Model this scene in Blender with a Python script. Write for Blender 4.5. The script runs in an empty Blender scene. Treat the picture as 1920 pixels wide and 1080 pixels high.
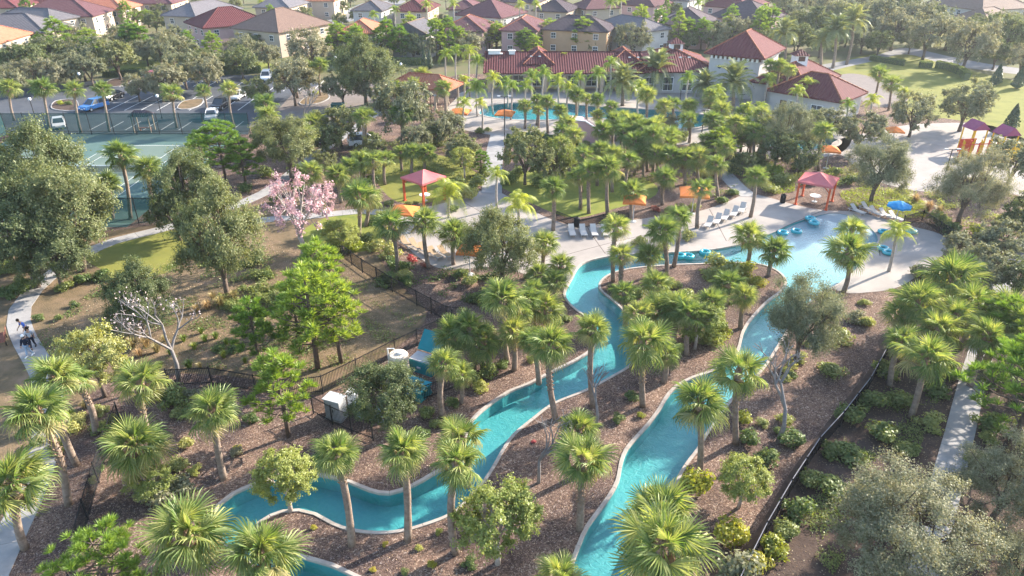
import bpy, math, random
import numpy as np
from mathutils import Vector, Matrix, Euler
from mathutils.geometry import delaunay_2d_cdt

SC = bpy.context.scene
COL = SC.collection
PI = math.pi
R = math.radians

# ------------------------------------------------------------------ camera
PITCH, FOCAL, CAM_H = R(28.0), 1321.0, 29.0        # focal in pixels of a 1920 wide frame
cam_d = bpy.data.cameras.new('camera')
cam_d.sensor_width = 36.0
cam_d.lens = 36.0 * FOCAL / 1920.0
cam_d.clip_start, cam_d.clip_end = 0.1, 4000.0
cam = bpy.data.objects.new('camera', cam_d)
COL.objects.link(cam)
cam.location = (0, 0, CAM_H)
cam.rotation_euler = (PI / 2 - PITCH, 0, 0)
SC.camera = cam

# ------------------------------------------------------------------ light
SUN_AZ, SUN_EL = R(34.0), R(25.5)                   # azimuth from +X towards +Y
SUN_DIR = Vector((math.cos(SUN_EL) * math.cos(SUN_AZ), math.cos(SUN_EL) * math.sin(SUN_AZ), math.sin(SUN_EL)))
world = bpy.data.worlds.new('World')
SC.world = world
world.use_nodes = True
wn = world.node_tree.nodes
sky = wn.new('ShaderNodeTexSky')
sky.sky_type = 'NISHITA'
sky.sun_disc = False
sky.sun_elevation = SUN_EL
sky.sun_rotation = PI / 2 - SUN_AZ
sky.air_density, sky.dust_density, sky.ozone_density = 1.0, 1.2, 1.0
wn['Background'].inputs[1].default_value = 0.15
world.node_tree.links.new(sky.outputs[0], wn['Background'].inputs[0])
sun_d = bpy.data.lights.new('sun', 'SUN')
sun_d.energy = 4.5
sun_d.angle = R(0.6)
sun_d.color = (1.0, 0.90, 0.77)
sun = bpy.data.objects.new('sun', sun_d)
COL.objects.link(sun)
sun.rotation_euler = SUN_DIR.to_track_quat('Z', 'Y').to_euler()
sun.location = (60, 40, 60)
SC.view_settings.view_transform = 'Standard'
SC.view_settings.look = 'None'
SC.view_settings.gamma = 1.0
SC.view_settings.exposure = 1.88
SC.cycles.max_bounces = 8
SC.cycles.transparent_max_bounces = 10
SC.cycles.volume_bounces = 0
SC.cycles.use_denoising = True
SC.cycles.sample_clamp_indirect = 6.0


def at(u, v, z=0.0):
    """point of the place at height z that the photograph shows at pixel (u, v)"""
    x, y = (u - 960) / FOCAL, -(v - 540) / FOCAL
    dy = math.cos(PITCH) + y * math.sin(PITCH)
    dz = -math.sin(PITCH) + y * math.cos(PITCH)
    t = (z - CAM_H) / dz
    return Vector((x * t, dy * t, z))


def up_at(u, v, Y):
    """point at ground distance Y seen at pixel (u, v)"""
    x, y = (u - 960) / FOCAL, -(v - 540) / FOCAL
    dy = math.cos(PITCH) + y * math.sin(PITCH)
    dz = -math.sin(PITCH) + y * math.cos(PITCH)
    t = Y / dy
    return Vector((x * t, Y, CAM_H + dz * t))


def mpp(p):
    """metres per photograph pixel at p"""
    return (p[1] * math.cos(PITCH) + (CAM_H - p[2]) * math.sin(PITCH)) / FOCAL


# ------------------------------------------------------------------ materials
def new_mat(name):
    m = bpy.data.materials.new(name)
    m.use_nodes = True
    n = m.node_tree.nodes
    n.clear()
    out = n.new('ShaderNodeOutputMaterial')
    return m, n, m.node_tree.links, out


def rgba(c):
    return (c[0], c[1], c[2], 1.0)


def plain(name, c1, c2=None, scale=3.0, rough=0.8, bump=0.0, bscale=None, metal=0.0, detail=4.0, c3=None, spec=0.08, obvar=0.0):
    """mottled surface: two or three colours over world noise, optional bump"""
    m, n, l, out = new_mat(name)
    b = n.new('ShaderNodeBsdfPrincipled')
    b.inputs['Roughness'].default_value = rough
    b.inputs['Metallic'].default_value = metal
    b.inputs['Specular IOR Level'].default_value = spec
    geo = n.new('ShaderNodeNewGeometry')
    if c2 is None:
        c2 = tuple(x * 0.82 for x in c1)
    no = n.new('ShaderNodeTexNoise')
    no.inputs['Scale'].default_value = scale
    no.inputs['Detail'].default_value = detail
    no.inputs['Roughness'].default_value = 0.65
    l.new(geo.outputs['Position'], no.inputs['Vector'])
    r = n.new('ShaderNodeValToRGB')
    r.color_ramp.elements[0].position, r.color_ramp.elements[1].position = 0.33, 0.67
    r.color_ramp.elements[0].color, r.color_ramp.elements[1].color = rgba(c1), rgba(c2)
    if c3:
        e = r.color_ramp.elements.new(0.5)
        e.color = rgba(c3)
    l.new(no.outputs['Fac'], r.inputs['Fac'])
    col = r.outputs['Color']
    if obvar:
        oi = n.new('ShaderNodeObjectInfo')
        mr = n.new('ShaderNodeMapRange')
        mr.inputs[3].default_value, mr.inputs[4].default_value = 1 - obvar, 1 + obvar
        l.new(oi.outputs['Random'], mr.inputs[0])
        hs = n.new('ShaderNodeHueSaturation')
        l.new(mr.outputs[0], hs.inputs['Value'])
        l.new(col, hs.inputs['Color'])
        col = hs.outputs[0]
    l.new(col, b.inputs['Base Color'])
    if bump:
        n2 = n.new('ShaderNodeTexNoise')
        n2.inputs['Scale'].default_value = bscale or scale * 6
        n2.inputs['Detail'].default_value = 6
        l.new(geo.outputs['Position'], n2.inputs['Vector'])
        bp = n.new('ShaderNodeBump')
        bp.inputs['Strength'].default_value = bump
        bp.inputs['Distance'].default_value = 0.06
        l.new(n2.outputs['Fac'], bp.inputs['Height'])
        l.new(bp.outputs[0], b.inputs['Normal'])
    l.new(b.outputs[0], out.inputs[0])
    return m


def leafmat(name, c1, c2, transl=0.35, gloss=0.06, var=0.22, hue=0.025, tint=(1.25, 1.2, 0.45)):
    """two leaf colours picked leaf by leaf, each plant a little different, light passing through the blade"""
    m, n, l, out = new_mat(name)
    geo = n.new('ShaderNodeNewGeometry')
    mix = n.new('ShaderNodeMix')
    mix.data_type = 'RGBA'
    mix.inputs[6].default_value, mix.inputs[7].default_value = rgba(c1), rgba(c2)
    l.new(geo.outputs['Random Per Island'], mix.inputs[0])
    oi = n.new('ShaderNodeObjectInfo')
    hs = n.new('ShaderNodeHueSaturation')
    mr = n.new('ShaderNodeMapRange')
    mr.inputs[3].default_value, mr.inputs[4].default_value = 1 - var, 1 + var
    l.new(oi.outputs['Random'], mr.inputs[0])
    mh = n.new('ShaderNodeMath')
    mh.operation = 'MULTIPLY_ADD'
    mh.inputs[1].default_value, mh.inputs[2].default_value = -hue * 2, 0.5 + hue
    l.new(oi.outputs['Random'], mh.inputs[0])
    l.new(mh.outputs[0], hs.inputs['Hue'])
    l.new(mr.outputs[0], hs.inputs['Value'])
    l.new(mix.outputs[2], hs.inputs['Color'])
    d = n.new('ShaderNodeBsdfDiffuse')
    l.new(hs.outputs[0], d.inputs[0])
    t = n.new('ShaderNodeBsdfTranslucent')
    tm = n.new('ShaderNodeMix')
    tm.data_type = 'RGBA'
    tm.blend_type = 'MULTIPLY'
    tm.inputs[0].default_value = 1.0
    tm.inputs[7].default_value = rgba(tint)
    l.new(hs.outputs[0], tm.inputs[6])
    l.new(tm.outputs[2], t.inputs[0])
    ms = n.new('ShaderNodeMixShader')
    ms.inputs[0].default_value = transl
    l.new(d.outputs[0], ms.inputs[1])
    l.new(t.outputs[0], ms.inputs[2])
    g = n.new('ShaderNodeBsdfGlossy')
    g.inputs['Roughness'].default_value = 0.42
    g.inputs[0].default_value = (0.9, 0.95, 0.85, 1)
    m2 = n.new('ShaderNodeMixShader')
    m2.inputs[0].default_value = gloss
    l.new(ms.outputs[0], m2.inputs[1])
    l.new(g.outputs[0], m2.inputs[2])
    l.new(m2.outputs[0], out.inputs[0])
    return m


def mulch_mat():
    m, n, l, out = new_mat('bark_mulch')
    geo = n.new('ShaderNodeNewGeometry')
    b = n.new('ShaderNodeBsdfPrincipled')
    b.inputs['Roughness'].default_value = 0.95
    b.inputs['Specular IOR Level'].default_value = 0.1
    vo = n.new('ShaderNodeTexVoronoi')
    vo.inputs['Scale'].default_value = 17.0
    vo.inputs['Randomness'].default_value = 1.0
    no0 = n.new('ShaderNodeTexNoise')
    no0.inputs['Scale'].default_value = 7.0
    no0.inputs['Detail'].default_value = 3
    l.new(geo.outputs['Position'], no0.inputs['Vector'])
    add = n.new('ShaderNodeVectorMath')
    add.operation = 'MULTIPLY_ADD'
    add.inputs[1].default_value = (0.3, 0.3, 0.3)
    l.new(no0.outputs['Color'], add.inputs[0])
    l.new(geo.outputs['Position'], add.inputs[2])
    l.new(add.outputs[0], vo.inputs['Vector'])
    r = n.new('ShaderNodeValToRGB')
    cr = r.color_ramp
    cr.elements[0].position, cr.elements[0].color = 0.0, rgba((0.075, 0.052, 0.043))
    cr.elements[1].position, cr.elements[1].color = 1.0, rgba((0.42, 0.35, 0.30))
    for p, c in ((0.35, (0.125, 0.085, 0.07)), (0.7, (0.19, 0.13, 0.105)), (0.9, (0.28, 0.20, 0.16))):
        e = cr.elements.new(p)
        e.color = rgba(c)
    sep = n.new('ShaderNodeSeparateColor')
    l.new(vo.outputs['Color'], sep.inputs[0])
    l.new(sep.outputs[0], r.inputs[0])
    no = n.new('ShaderNodeTexNoise')
    no.inputs['Scale'].default_value = 0.33
    no.inputs['Detail'].default_value = 6
    l.new(geo.outputs['Position'], no.inputs['Vector'])
    r2 = n.new('ShaderNodeValToRGB')
    r2.color_ramp.elements[0].position, r2.color_ramp.elements[0].color = 0.35, (0.55, 0.55, 0.60, 1)
    r2.color_ramp.elements[1].position, r2.color_ramp.elements[1].color = 0.66, (1.22, 1.15, 1.05, 1)
    l.new(no.outputs['Fac'], r2.inputs[0])
    mx = n.new('ShaderNodeMix')
    mx.data_type = 'RGBA'
    mx.blend_type = 'MULTIPLY'
    mx.inputs[0].default_value = 1.0
    l.new(r.outputs[0], mx.inputs[6])
    l.new(r2.outputs[0], mx.inputs[7])
    l.new(mx.outputs[2], b.inputs['Base Color'])
    bp = n.new('ShaderNodeBump')
    bp.inputs['Strength'].default_value = 0.9
    bp.inputs['Distance'].default_value = 0.05
    l.new(sep.outputs[1], bp.inputs['Height'])
    l.new(bp.outputs[0], b.inputs['Normal'])
    l.new(b.outputs[0], out.inputs[0])
    return m


def water_mat(name, tint, wave=2.2, strength=0.25):
    m, n, l, out = new_mat(name)
    geo = n.new('ShaderNodeNewGeometry')
    no = n.new('ShaderNodeTexNoise')
    no.inputs['Scale'].default_value = wave
    no.inputs['Detail'].default_value = 4
    no.inputs['Distortion'].default_value = 0.8
    l.new(geo.outputs['Position'], no.inputs['Vector'])
    bp = n.new('ShaderNodeBump')
    bp.inputs['Strength'].default_value = strength
    bp.inputs['Distance'].default_value = 0.1
    l.new(no.outputs['Fac'], bp.inputs['Height'])
    t = n.new('ShaderNodeBsdfTransparent')
    t.inputs[0].default_value = rgba(tint)
    g = n.new('ShaderNodeBsdfGlossy')
    g.inputs['Roughness'].default_value = 0.04
    l.new(bp.outputs[0], g.inputs['Normal'])
    f = n.new('ShaderNodeFresnel')
    f.inputs[0].default_value = 1.33
    l.new(bp.outputs[0], f.inputs['Normal'])
    inv = n.new('ShaderNodeMath')
    inv.operation = 'SUBTRACT'
    inv.inputs[0].default_value = 1.0
    l.new(geo.outputs['Backfacing'], inv.inputs[1])
    mu = n.new('ShaderNodeMath')
    mu.operation = 'MULTIPLY'
    l.new(f.outputs[0], mu.inputs[0])
    l.new(inv.outputs[0], mu.inputs[1])
    ms = n.new('ShaderNodeMixShader')
    l.new(mu.outputs[0], ms.inputs[0])
    l.new(t.outputs[0], ms.inputs[1])
    l.new(g.outputs[0], ms.inputs[2])
    l.new(ms.outputs[0], out.inputs[0])
    return m


def veil(name, c, alpha):
    """open weave (wind screens, wire mesh): part cloth, part holes"""
    m, n, l, out = new_mat(name)
    d = n.new('ShaderNodeBsdfDiffuse')
    d.inputs[0].default_value = rgba(c)
    t = n.new('ShaderNodeBsdfTransparent')
    ms = n.new('ShaderNodeMixShader')
    ms.inputs[0].default_value = alpha
    l.new(t.outputs[0], ms.inputs[1])
    l.new(d.outputs[0], ms.inputs[2])
    l.new(ms.outputs[0], out.inputs[0])
    return m


def tile_mat(name, c1, c2, period=0.45):
    """clay pan tiles: ribs running down the slope (object space X), mottled courses"""
    m, n, l, out = new_mat(name)
    b = n.new('ShaderNodeBsdfPrincipled')
    b.inputs['Roughness'].default_value = 0.75
    b.inputs['Specular IOR Level'].default_value = 0.06
    tc = n.new('ShaderNodeTexCoord')
    no = n.new('ShaderNodeTexNoise')
    no.inputs['Scale'].default_value = 1.6
    no.inputs['Detail'].default_value = 7
    no.inputs['Roughness'].default_value = 0.7
    l.new(tc.outputs['Object'], no.inputs['Vector'])
    r = n.new('ShaderNodeValToRGB')
    r.color_ramp.elements[0].position, r.color_ramp.elements[1].position = 0.35, 0.68
    r.color_ramp.elements[0].color, r.color_ramp.elements[1].color = rgba(c1), rgba(c2)
    l.new(no.outputs['Fac'], r.inputs[0])
    oi = n.new('ShaderNodeObjectInfo')
    mr = n.new('ShaderNodeMapRange')
    mr.inputs[3].default_value, mr.inputs[4].default_value = 0.85, 1.15
    l.new(oi.outputs['Random'], mr.inputs[0])
    hs = n.new('ShaderNodeHueSaturation')
    l.new(mr.outputs[0], hs.inputs['Value'])
    l.new(r.outputs[0], hs.inputs['Color'])
    l.new(hs.outputs[0], b.inputs['Base Color'])
    geo = n.new('ShaderNodeNewGeometry')
    # rib coordinate: along the horizontal direction in the roof plane
    cr = n.new('ShaderNodeVectorMath')
    cr.operation = 'CROSS_PRODUCT'
    cr.inputs[1].default_value = (0, 0, 1)
    l.new(geo.outputs['True Normal'], cr.inputs[0])
    nm = n.new('ShaderNodeVectorMath')
    nm.operation = 'NORMALIZE'
    l.new(cr.outputs[0], nm.inputs[0])
    dt = n.new('ShaderNodeVectorMath')
    dt.operation = 'DOT_PRODUCT'
    l.new(nm.outputs[0], dt.inputs[0])
    l.new(geo.outputs['Position'], dt.inputs[1])
    sc = n.new('ShaderNodeMath')
    sc.operation = 'MULTIPLY'
    sc.inputs[1].default_value = 2 * PI / period
    l.new(dt.outputs['Value'], sc.inputs[0])
    sn = n.new('ShaderNodeMath')
    sn.operation = 'SINE'
    l.new(sc.outputs[0], sn.inputs[0])
    bp = n.new('ShaderNodeBump')
    bp.inputs['Strength'].default_value = 0.8
    bp.inputs['Distance'].default_value = 0.05
    l.new(sn.outputs[0], bp.inputs['Height'])
    l.new(bp.outputs[0], b.inputs['Normal'])
    l.new(b.outputs[0], out.inputs[0])
    return m


M = {}
M['mulch'] = mulch_mat()
M['straw'] = plain('pine_straw', (0.21, 0.145, 0.095), (0.085, 0.07, 0.045), 0.6, 0.95, 0.7, 9, c3=(0.15, 0.11, 0.065), detail=11)  # darker tones stand in for tree shade the slope lacks
M['soil'] = plain('dark_soil_and_shade', (0.10, 0.07, 0.055), (0.055, 0.04, 0.035), 1.5, 0.95, 0.5, 9, detail=8)  # bare soil and joints; also painted shade beyond the right fence
M['lawn'] = plain('lawn_grass', (0.15, 0.18, 0.035), (0.09, 0.13, 0.03), 0.5, 0.95, 0.4, 14, c3=(0.18, 0.19, 0.045), detail=9)
M['dry_lawn'] = plain('dry_lawn_grass', (0.19, 0.19, 0.045), (0.12, 0.14, 0.032), 0.35, 0.95, 0.4, 12, c3=(0.165, 0.165, 0.042), detail=9)
M['farland'] = plain('suburb_ground', (0.10, 0.12, 0.045), (0.14, 0.115, 0.07), 0.08, 0.95, detail=8)
M['deck'] = plain('pale_concrete_deck', (0.245, 0.22, 0.20), (0.345, 0.31, 0.28), 0.22, 0.85, 0.12, 20, detail=8)
M['walk'] = plain('footpath_concrete', (0.24, 0.23, 0.225), (0.31, 0.30, 0.29), 0.9, 0.9, 0.12, 20, detail=8, obvar=0.07)
M['coping'] = plain('coping_stone', (0.38, 0.33, 0.28), (0.48, 0.43, 0.38), 1.3, 0.8, 0.2, 14, detail=8)
M['sand'] = plain('playground_sand', (0.26, 0.235, 0.215), (0.32, 0.29, 0.265), 0.6, 0.95, 0.3, 9, detail=8)
M['asphalt'] = plain('asphalt', (0.055, 0.062, 0.075), (0.085, 0.09, 0.10), 0.35, 0.9, 0.2, 20, detail=9)
M['pavers'] = plain('drive_pavers', (0.20, 0.17, 0.155), (0.15, 0.13, 0.12), 0.8, 0.9, 0.2, 10, detail=8)
M['road'] = plain('road_surface', (0.22, 0.215, 0.215), (0.17, 0.168, 0.17), 0.3, 0.9, detail=8)
M['paint'] = plain('road_paint', (0.72, 0.72, 0.70), (0.60, 0.60, 0.58), 4, 0.7)
M['court_in'] = plain('court_green', (0.10, 0.14, 0.12), (0.125, 0.165, 0.14), 0.25, 0.85, detail=8)
M['court_out'] = plain('court_surround', (0.07, 0.12, 0.11), (0.09, 0.145, 0.13), 0.25, 0.85, detail=8)
M['plaster'] = plain('pool_plaster', (0.01, 0.18, 0.215), (0.035, 0.25, 0.26), 1.6, 0.6, detail=6)
M['beach'] = plain('beach_plaster', (0.25, 0.55, 0.64), (0.34, 0.62, 0.68), 0.6, 0.6, detail=6)
M['water'] = water_mat('river_water', (0.84, 0.97, 0.98), 2.6, 0.3)
M['shallow'] = water_mat('shallow_water', (0.82, 0.95, 0.97), 2.0, 0.2)
M['bark'] = plain('oak_bark', (0.16, 0.12, 0.095), (0.09, 0.07, 0.06), 5, 0.95, 0.5, 18)
M['pale_bark'] = plain('pale_bark', (0.44, 0.38, 0.33), (0.30, 0.26, 0.23), 3, 0.9, 0.4, 14)
M['grey_bark'] = plain('grey_bark', (0.26, 0.24, 0.23), (0.18, 0.165, 0.16), 3, 0.9, 0.4, 14)
M['palm_bark'] = plain('palm_trunk', (0.30, 0.235, 0.19), (0.18, 0.135, 0.105), 4, 0.95, 0.7, 16)
M['boots'] = plain('palm_boots', (0.40, 0.29, 0.20), (0.22, 0.14, 0.09), 6, 0.95, 0.3)
M['fan'] = leafmat('fan_leaf', (0.115, 0.185, 0.045), (0.29, 0.325, 0.12), 0.44, 0.015, hue=0.025, tint=(1.2, 1.15, 0.5))
M['fan_yellow'] = leafmat('fan_leaf_yellow', (0.28, 0.27, 0.10), (0.40, 0.36, 0.17), 0.42, 0.02)
M['fan_dead'] = leafmat('fan_leaf_dead', (0.28, 0.20, 0.11), (0.20, 0.13, 0.07), 0.2, 0.03, tint=(1.1, 0.95, 0.7))
M['queen'] = leafmat('queen_leaf', (0.18, 0.25, 0.045), (0.30, 0.35, 0.09), 0.48, 0.02)
M['date'] = leafmat('date_leaf', (0.14, 0.17, 0.075), (0.25, 0.27, 0.15), 0.35, 0.03)
M['oak'] = leafmat('oak_leaf', (0.095, 0.13, 0.05), (0.235, 0.245, 0.12), 0.40, 0.015, tint=(1.2, 1.15, 0.6))
M['oak_grey'] = leafmat('oak_leaf_grey', (0.14, 0.16, 0.09), (0.31, 0.295, 0.19), 0.38, 0.015, var=0.15, tint=(1.15, 1.1, 0.7))
M['lime'] = leafmat('lime_leaf', (0.22, 0.27, 0.06), (0.39, 0.40, 0.14), 0.42, 0.02)
M['olive'] = leafmat('olive_yellow_leaf', (0.23, 0.26, 0.085), (0.39, 0.40, 0.17), 0.42, 0.02)
M['pine'] = leafmat('pine_needles', (0.12, 0.215, 0.035), (0.26, 0.345, 0.075), 0.45, 0.02)
M['bush'] = leafmat('bush_leaf', (0.09, 0.14, 0.045), (0.21, 0.25, 0.09), 0.38, 0.02)
M['yellow_bush'] = leafmat('yellow_bush_leaf', (0.27, 0.28, 0.03), (0.42, 0.39, 0.07), 0.45, 0.03)
M['cover'] = leafmat('ground_cover_leaf', (0.22, 0.29, 0.025), (0.34, 0.37, 0.05), 0.48, 0.03)
M['straw_grass'] = leafmat('straw_grass_blade', (0.34, 0.25, 0.12), (0.46, 0.36, 0.19), 0.35, 0.04, tint=(1.1, 1.0, 0.7))
M['blade'] = leafmat('green_grass_blade', (0.13, 0.20, 0.035), (0.24, 0.28, 0.06), 0.4, 0.05)
M['pink'] = leafmat('pink_blossom', (0.46, 0.27, 0.29), (0.58, 0.42, 0.40), 0.3, 0.02, var=0.08, tint=(1.05, 0.98, 0.98))
M['pale_pink'] = leafmat('pale_blossom', (0.50, 0.38, 0.37), (0.62, 0.50, 0.48), 0.3, 0.02, var=0.08, tint=(1.05, 1, 1))
M['red_leaf'] = leafmat('red_leaf', (0.36, 0.03, 0.04), (0.55, 0.08, 0.07), 0.35, 0.08, tint=(1.2, 0.6, 0.6))
M['cypress'] = leafmat('cypress_leaf', (0.025, 0.05, 0.022), (0.055, 0.085, 0.035), 0.15, 0.06)
M['litter'] = leafmat('fallen_leaf', (0.30, 0.17, 0.10), (0.52, 0.38, 0.26), 0.1, 0.03, tint=(1, 1, 1))
M['black'] = plain('black_powder_coat', (0.018, 0.018, 0.02), (0.03, 0.03, 0.032), 3, 0.5)
M['wire'] = veil('dark_wire_mesh', (0.02, 0.022, 0.025), 0.62)
M['black_mesh'] = veil('black_fence_cloth', (0.015, 0.015, 0.018), 0.9)
M['screen'] = veil('green_wind_screen', (0.02, 0.10, 0.09), 0.62)
M['white'] = plain('white_paint', (0.78, 0.77, 0.75), (0.70, 0.69, 0.67), 2, 0.6)
M['grey'] = plain('grey_metal', (0.42, 0.43, 0.44), (0.34, 0.35, 0.36), 2, 0.5)
M['galv'] = plain('galvanised_rail', (0.20, 0.20, 0.22), (0.15, 0.15, 0.17), 2, 0.45)
M['glass'] = plain('window_glass', (0.035, 0.045, 0.055), (0.05, 0.06, 0.07), 0.5, 0.08, spec=0.6)
M['tile_red'] = tile_mat('red_tile', (0.09, 0.030, 0.034), (0.13, 0.044, 0.046))
M['tile_terra'] = tile_mat('terracotta_tile', (0.30, 0.11, 0.065), (0.40, 0.16, 0.10))
M['tile_brown'] = tile_mat('brown_shingle', (0.095, 0.045, 0.052), (0.135, 0.068, 0.072), 0.3)
M['tile_dark'] = tile_mat('dark_shingle', (0.06, 0.045, 0.055), (0.09, 0.07, 0.08), 0.3)
M['tile_grey'] = tile_mat('grey_shingle', (0.10, 0.095, 0.105), (0.15, 0.14, 0.15), 0.3)
M['tile_tan'] = tile_mat('tan_shingle', (0.17, 0.115, 0.095), (0.22, 0.15, 0.12), 0.3)
M['cream'] = plain('cream_stucco', (0.43, 0.35, 0.275), (0.38, 0.31, 0.245), 0.6, 0.9)
M['tanwall'] = plain('tan_stucco', (0.52, 0.40, 0.29), (0.46, 0.35, 0.26), 0.6, 0.9)
M['pinkwall'] = plain('rose_stucco', (0.48, 0.33, 0.31), (0.43, 0.29, 0.275), 0.6, 0.9)
M['whitewall'] = plain('white_stucco', (0.46, 0.44, 0.425), (0.40, 0.385, 0.37), 0.6, 0.9)
M['goldwall'] = plain('gold_stucco', (0.42, 0.28, 0.17), (0.37, 0.245, 0.15), 0.6, 0.9)
M['trimbrown'] = plain('brown_trim', (0.10, 0.06, 0.045), (0.13, 0.08, 0.06), 2, 0.7)
M['orange'] = plain('orange_canvas', (0.62, 0.20, 0.06), (0.55, 0.17, 0.05), 0.8, 0.8)
M['rose'] = plain('faded_rose_canvas', (0.55, 0.17, 0.16), (0.50, 0.14, 0.145), 0.8, 0.8)
M['redpost'] = plain('orange_red_post', (0.62, 0.12, 0.05), (0.54, 0.10, 0.045), 1, 0.55)
M['blue'] = plain('blue_canvas', (0.02, 0.20, 0.42), (0.03, 0.25, 0.48), 1, 0.7)
M['tube'] = plain('turquoise_vinyl', (0.03, 0.32, 0.38), (0.05, 0.38, 0.44), 3, 0.25, spec=0.5)
M['teal'] = plain('teal_fibreglass', (0.02, 0.20, 0.24), (0.03, 0.24, 0.28), 1, 0.4)
M['teal_dark'] = plain('teal_shell', (0.02, 0.16, 0.17), (0.03, 0.19, 0.20), 1, 0.4)
M['tank'] = plain('tan_plastic_tank', (0.60, 0.52, 0.42), (0.54, 0.46, 0.38), 1, 0.5)
M['greenbox'] = plain('green_cabinet', (0.02, 0.075, 0.07), (0.03, 0.09, 0.085), 1, 0.5)
M['yellow'] = plain('yellow_playground_plastic', (0.70, 0.42, 0.03), (0.62, 0.36, 0.03), 2, 0.4)
M['redplay'] = plain('red_playground_plastic', (0.62, 0.10, 0.05), (0.55, 0.08, 0.04), 2, 0.4)
M['purple'] = plain('plum_roof_plastic', (0.30, 0.08, 0.14), (0.26, 0.06, 0.12), 2, 0.5)
M['sling'] = plain('lounger_sling', (0.55, 0.50, 0.45), (0.48, 0.44, 0.40), 3, 0.8)
M['tansling'] = plain('tan_lounger_sling', (0.40, 0.28, 0.18), (0.34, 0.24, 0.15), 3, 0.8)
M['skin'] = plain('skin', (0.42, 0.25, 0.17), (0.38, 0.22, 0.15), 4, 0.6)
M['shirt_blue'] = plain('blue_shirt', (0.05, 0.12, 0.45), (0.06, 0.15, 0.52), 4, 0.85)
M['shirt_grey'] = plain('pale_grey_shirt', (0.42, 0.44, 0.48), (0.50, 0.52, 0.55), 4, 0.85)
M['navy'] = plain('navy_cloth', (0.015, 0.02, 0.035), (0.025, 0.03, 0.05), 4, 0.9)
M['jeans'] = plain('washed_jeans', (0.25, 0.32, 0.42), (0.30, 0.38, 0.48), 4, 0.9)
M['hair'] = plain('dark_hair', (0.02, 0.014, 0.012), (0.03, 0.02, 0.016), 6, 0.6)
M['rubber'] = plain('tyre_rubber', (0.02, 0.02, 0.02), (0.03, 0.03, 0.03), 4, 0.85)
M['lampglass'] = plain('white_globe', (0.75, 0.76, 0.78), (0.70, 0.71, 0.73), 2, 0.25)
M['bench'] = plain('red_brown_plank', (0.26, 0.10, 0.07), (0.20, 0.08, 0.06), 4, 0.7)
M['pinkslide'] = plain('pink_plaster', (0.60, 0.38, 0.36), (0.54, 0.33, 0.32), 0.5, 0.85)
M['haze'] = None
for nm, c in (('car_blue', (0.02, 0.15, 0.40)), ('car_white', (0.75, 0.75, 0.75)), ('car_black', (0.02, 0.02, 0.025)),
              ('car_red', (0.22, 0.02, 0.025)), ('car_silver', (0.45, 0.46, 0.48)), ('car_tan', (0.5, 0.44, 0.36))):
    m_ = plain(nm + '_paint', c, tuple(x * 0.94 for x in c), 1, 0.25, spec=0.6)
    M[nm] = m_


# ------------------------------------------------------------------ building helpers
def link(name, data, parent=None, loc=None, rot=None, scale=None):
    o = bpy.data.objects.new(name, data)
    COL.objects.link(o)
    if parent is not None:
        o.parent = parent
    if loc is not None:
        o.location = loc
    if rot is not None:
        o.rotation_euler = rot
    if scale is not None:
        o.scale = scale if hasattr(scale, '__len__') else (scale,) * 3
    return o


def tag(o, label, cat, group=None, kind=None):
    o['label'] = label
    o['category'] = cat
    if group:
        o['group'] = group
    if kind:
        o['kind'] = kind
    return o


def thing(name, label, cat, loc=(0, 0, 0), rz=0.0, group=None, scale=None):
    o = link(name, None, None, loc, (0, 0, rz), scale)
    o.empty_display_size = 0.3
    return tag(o, label, cat, group)


def np_mesh(name, V, F, mat, smooth=False):
    """V (n,3); F (m,k) with k constant"""
    V = np.asarray(V, dtype=np.float32)
    F = np.asarray(F, dtype=np.int32)
    me = bpy.data.meshes.new(name)
    me.vertices.add(len(V))
    me.vertices.foreach_set('co', V.ravel())
    k = F.shape[1]
    me.loops.add(F.size)
    me.loops.foreach_set('vertex_index', F.ravel())
    me.polygons.add(len(F))
    me.polygons.foreach_set('loop_start', np.arange(0, F.size, k, dtype=np.int32))
    if smooth:
        me.polygons.foreach_set('use_smooth', np.ones(len(F), dtype=bool))
    me.materials.append(mat)
    me.update(calc_edges=True)
    me.validate()
    return me


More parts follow.
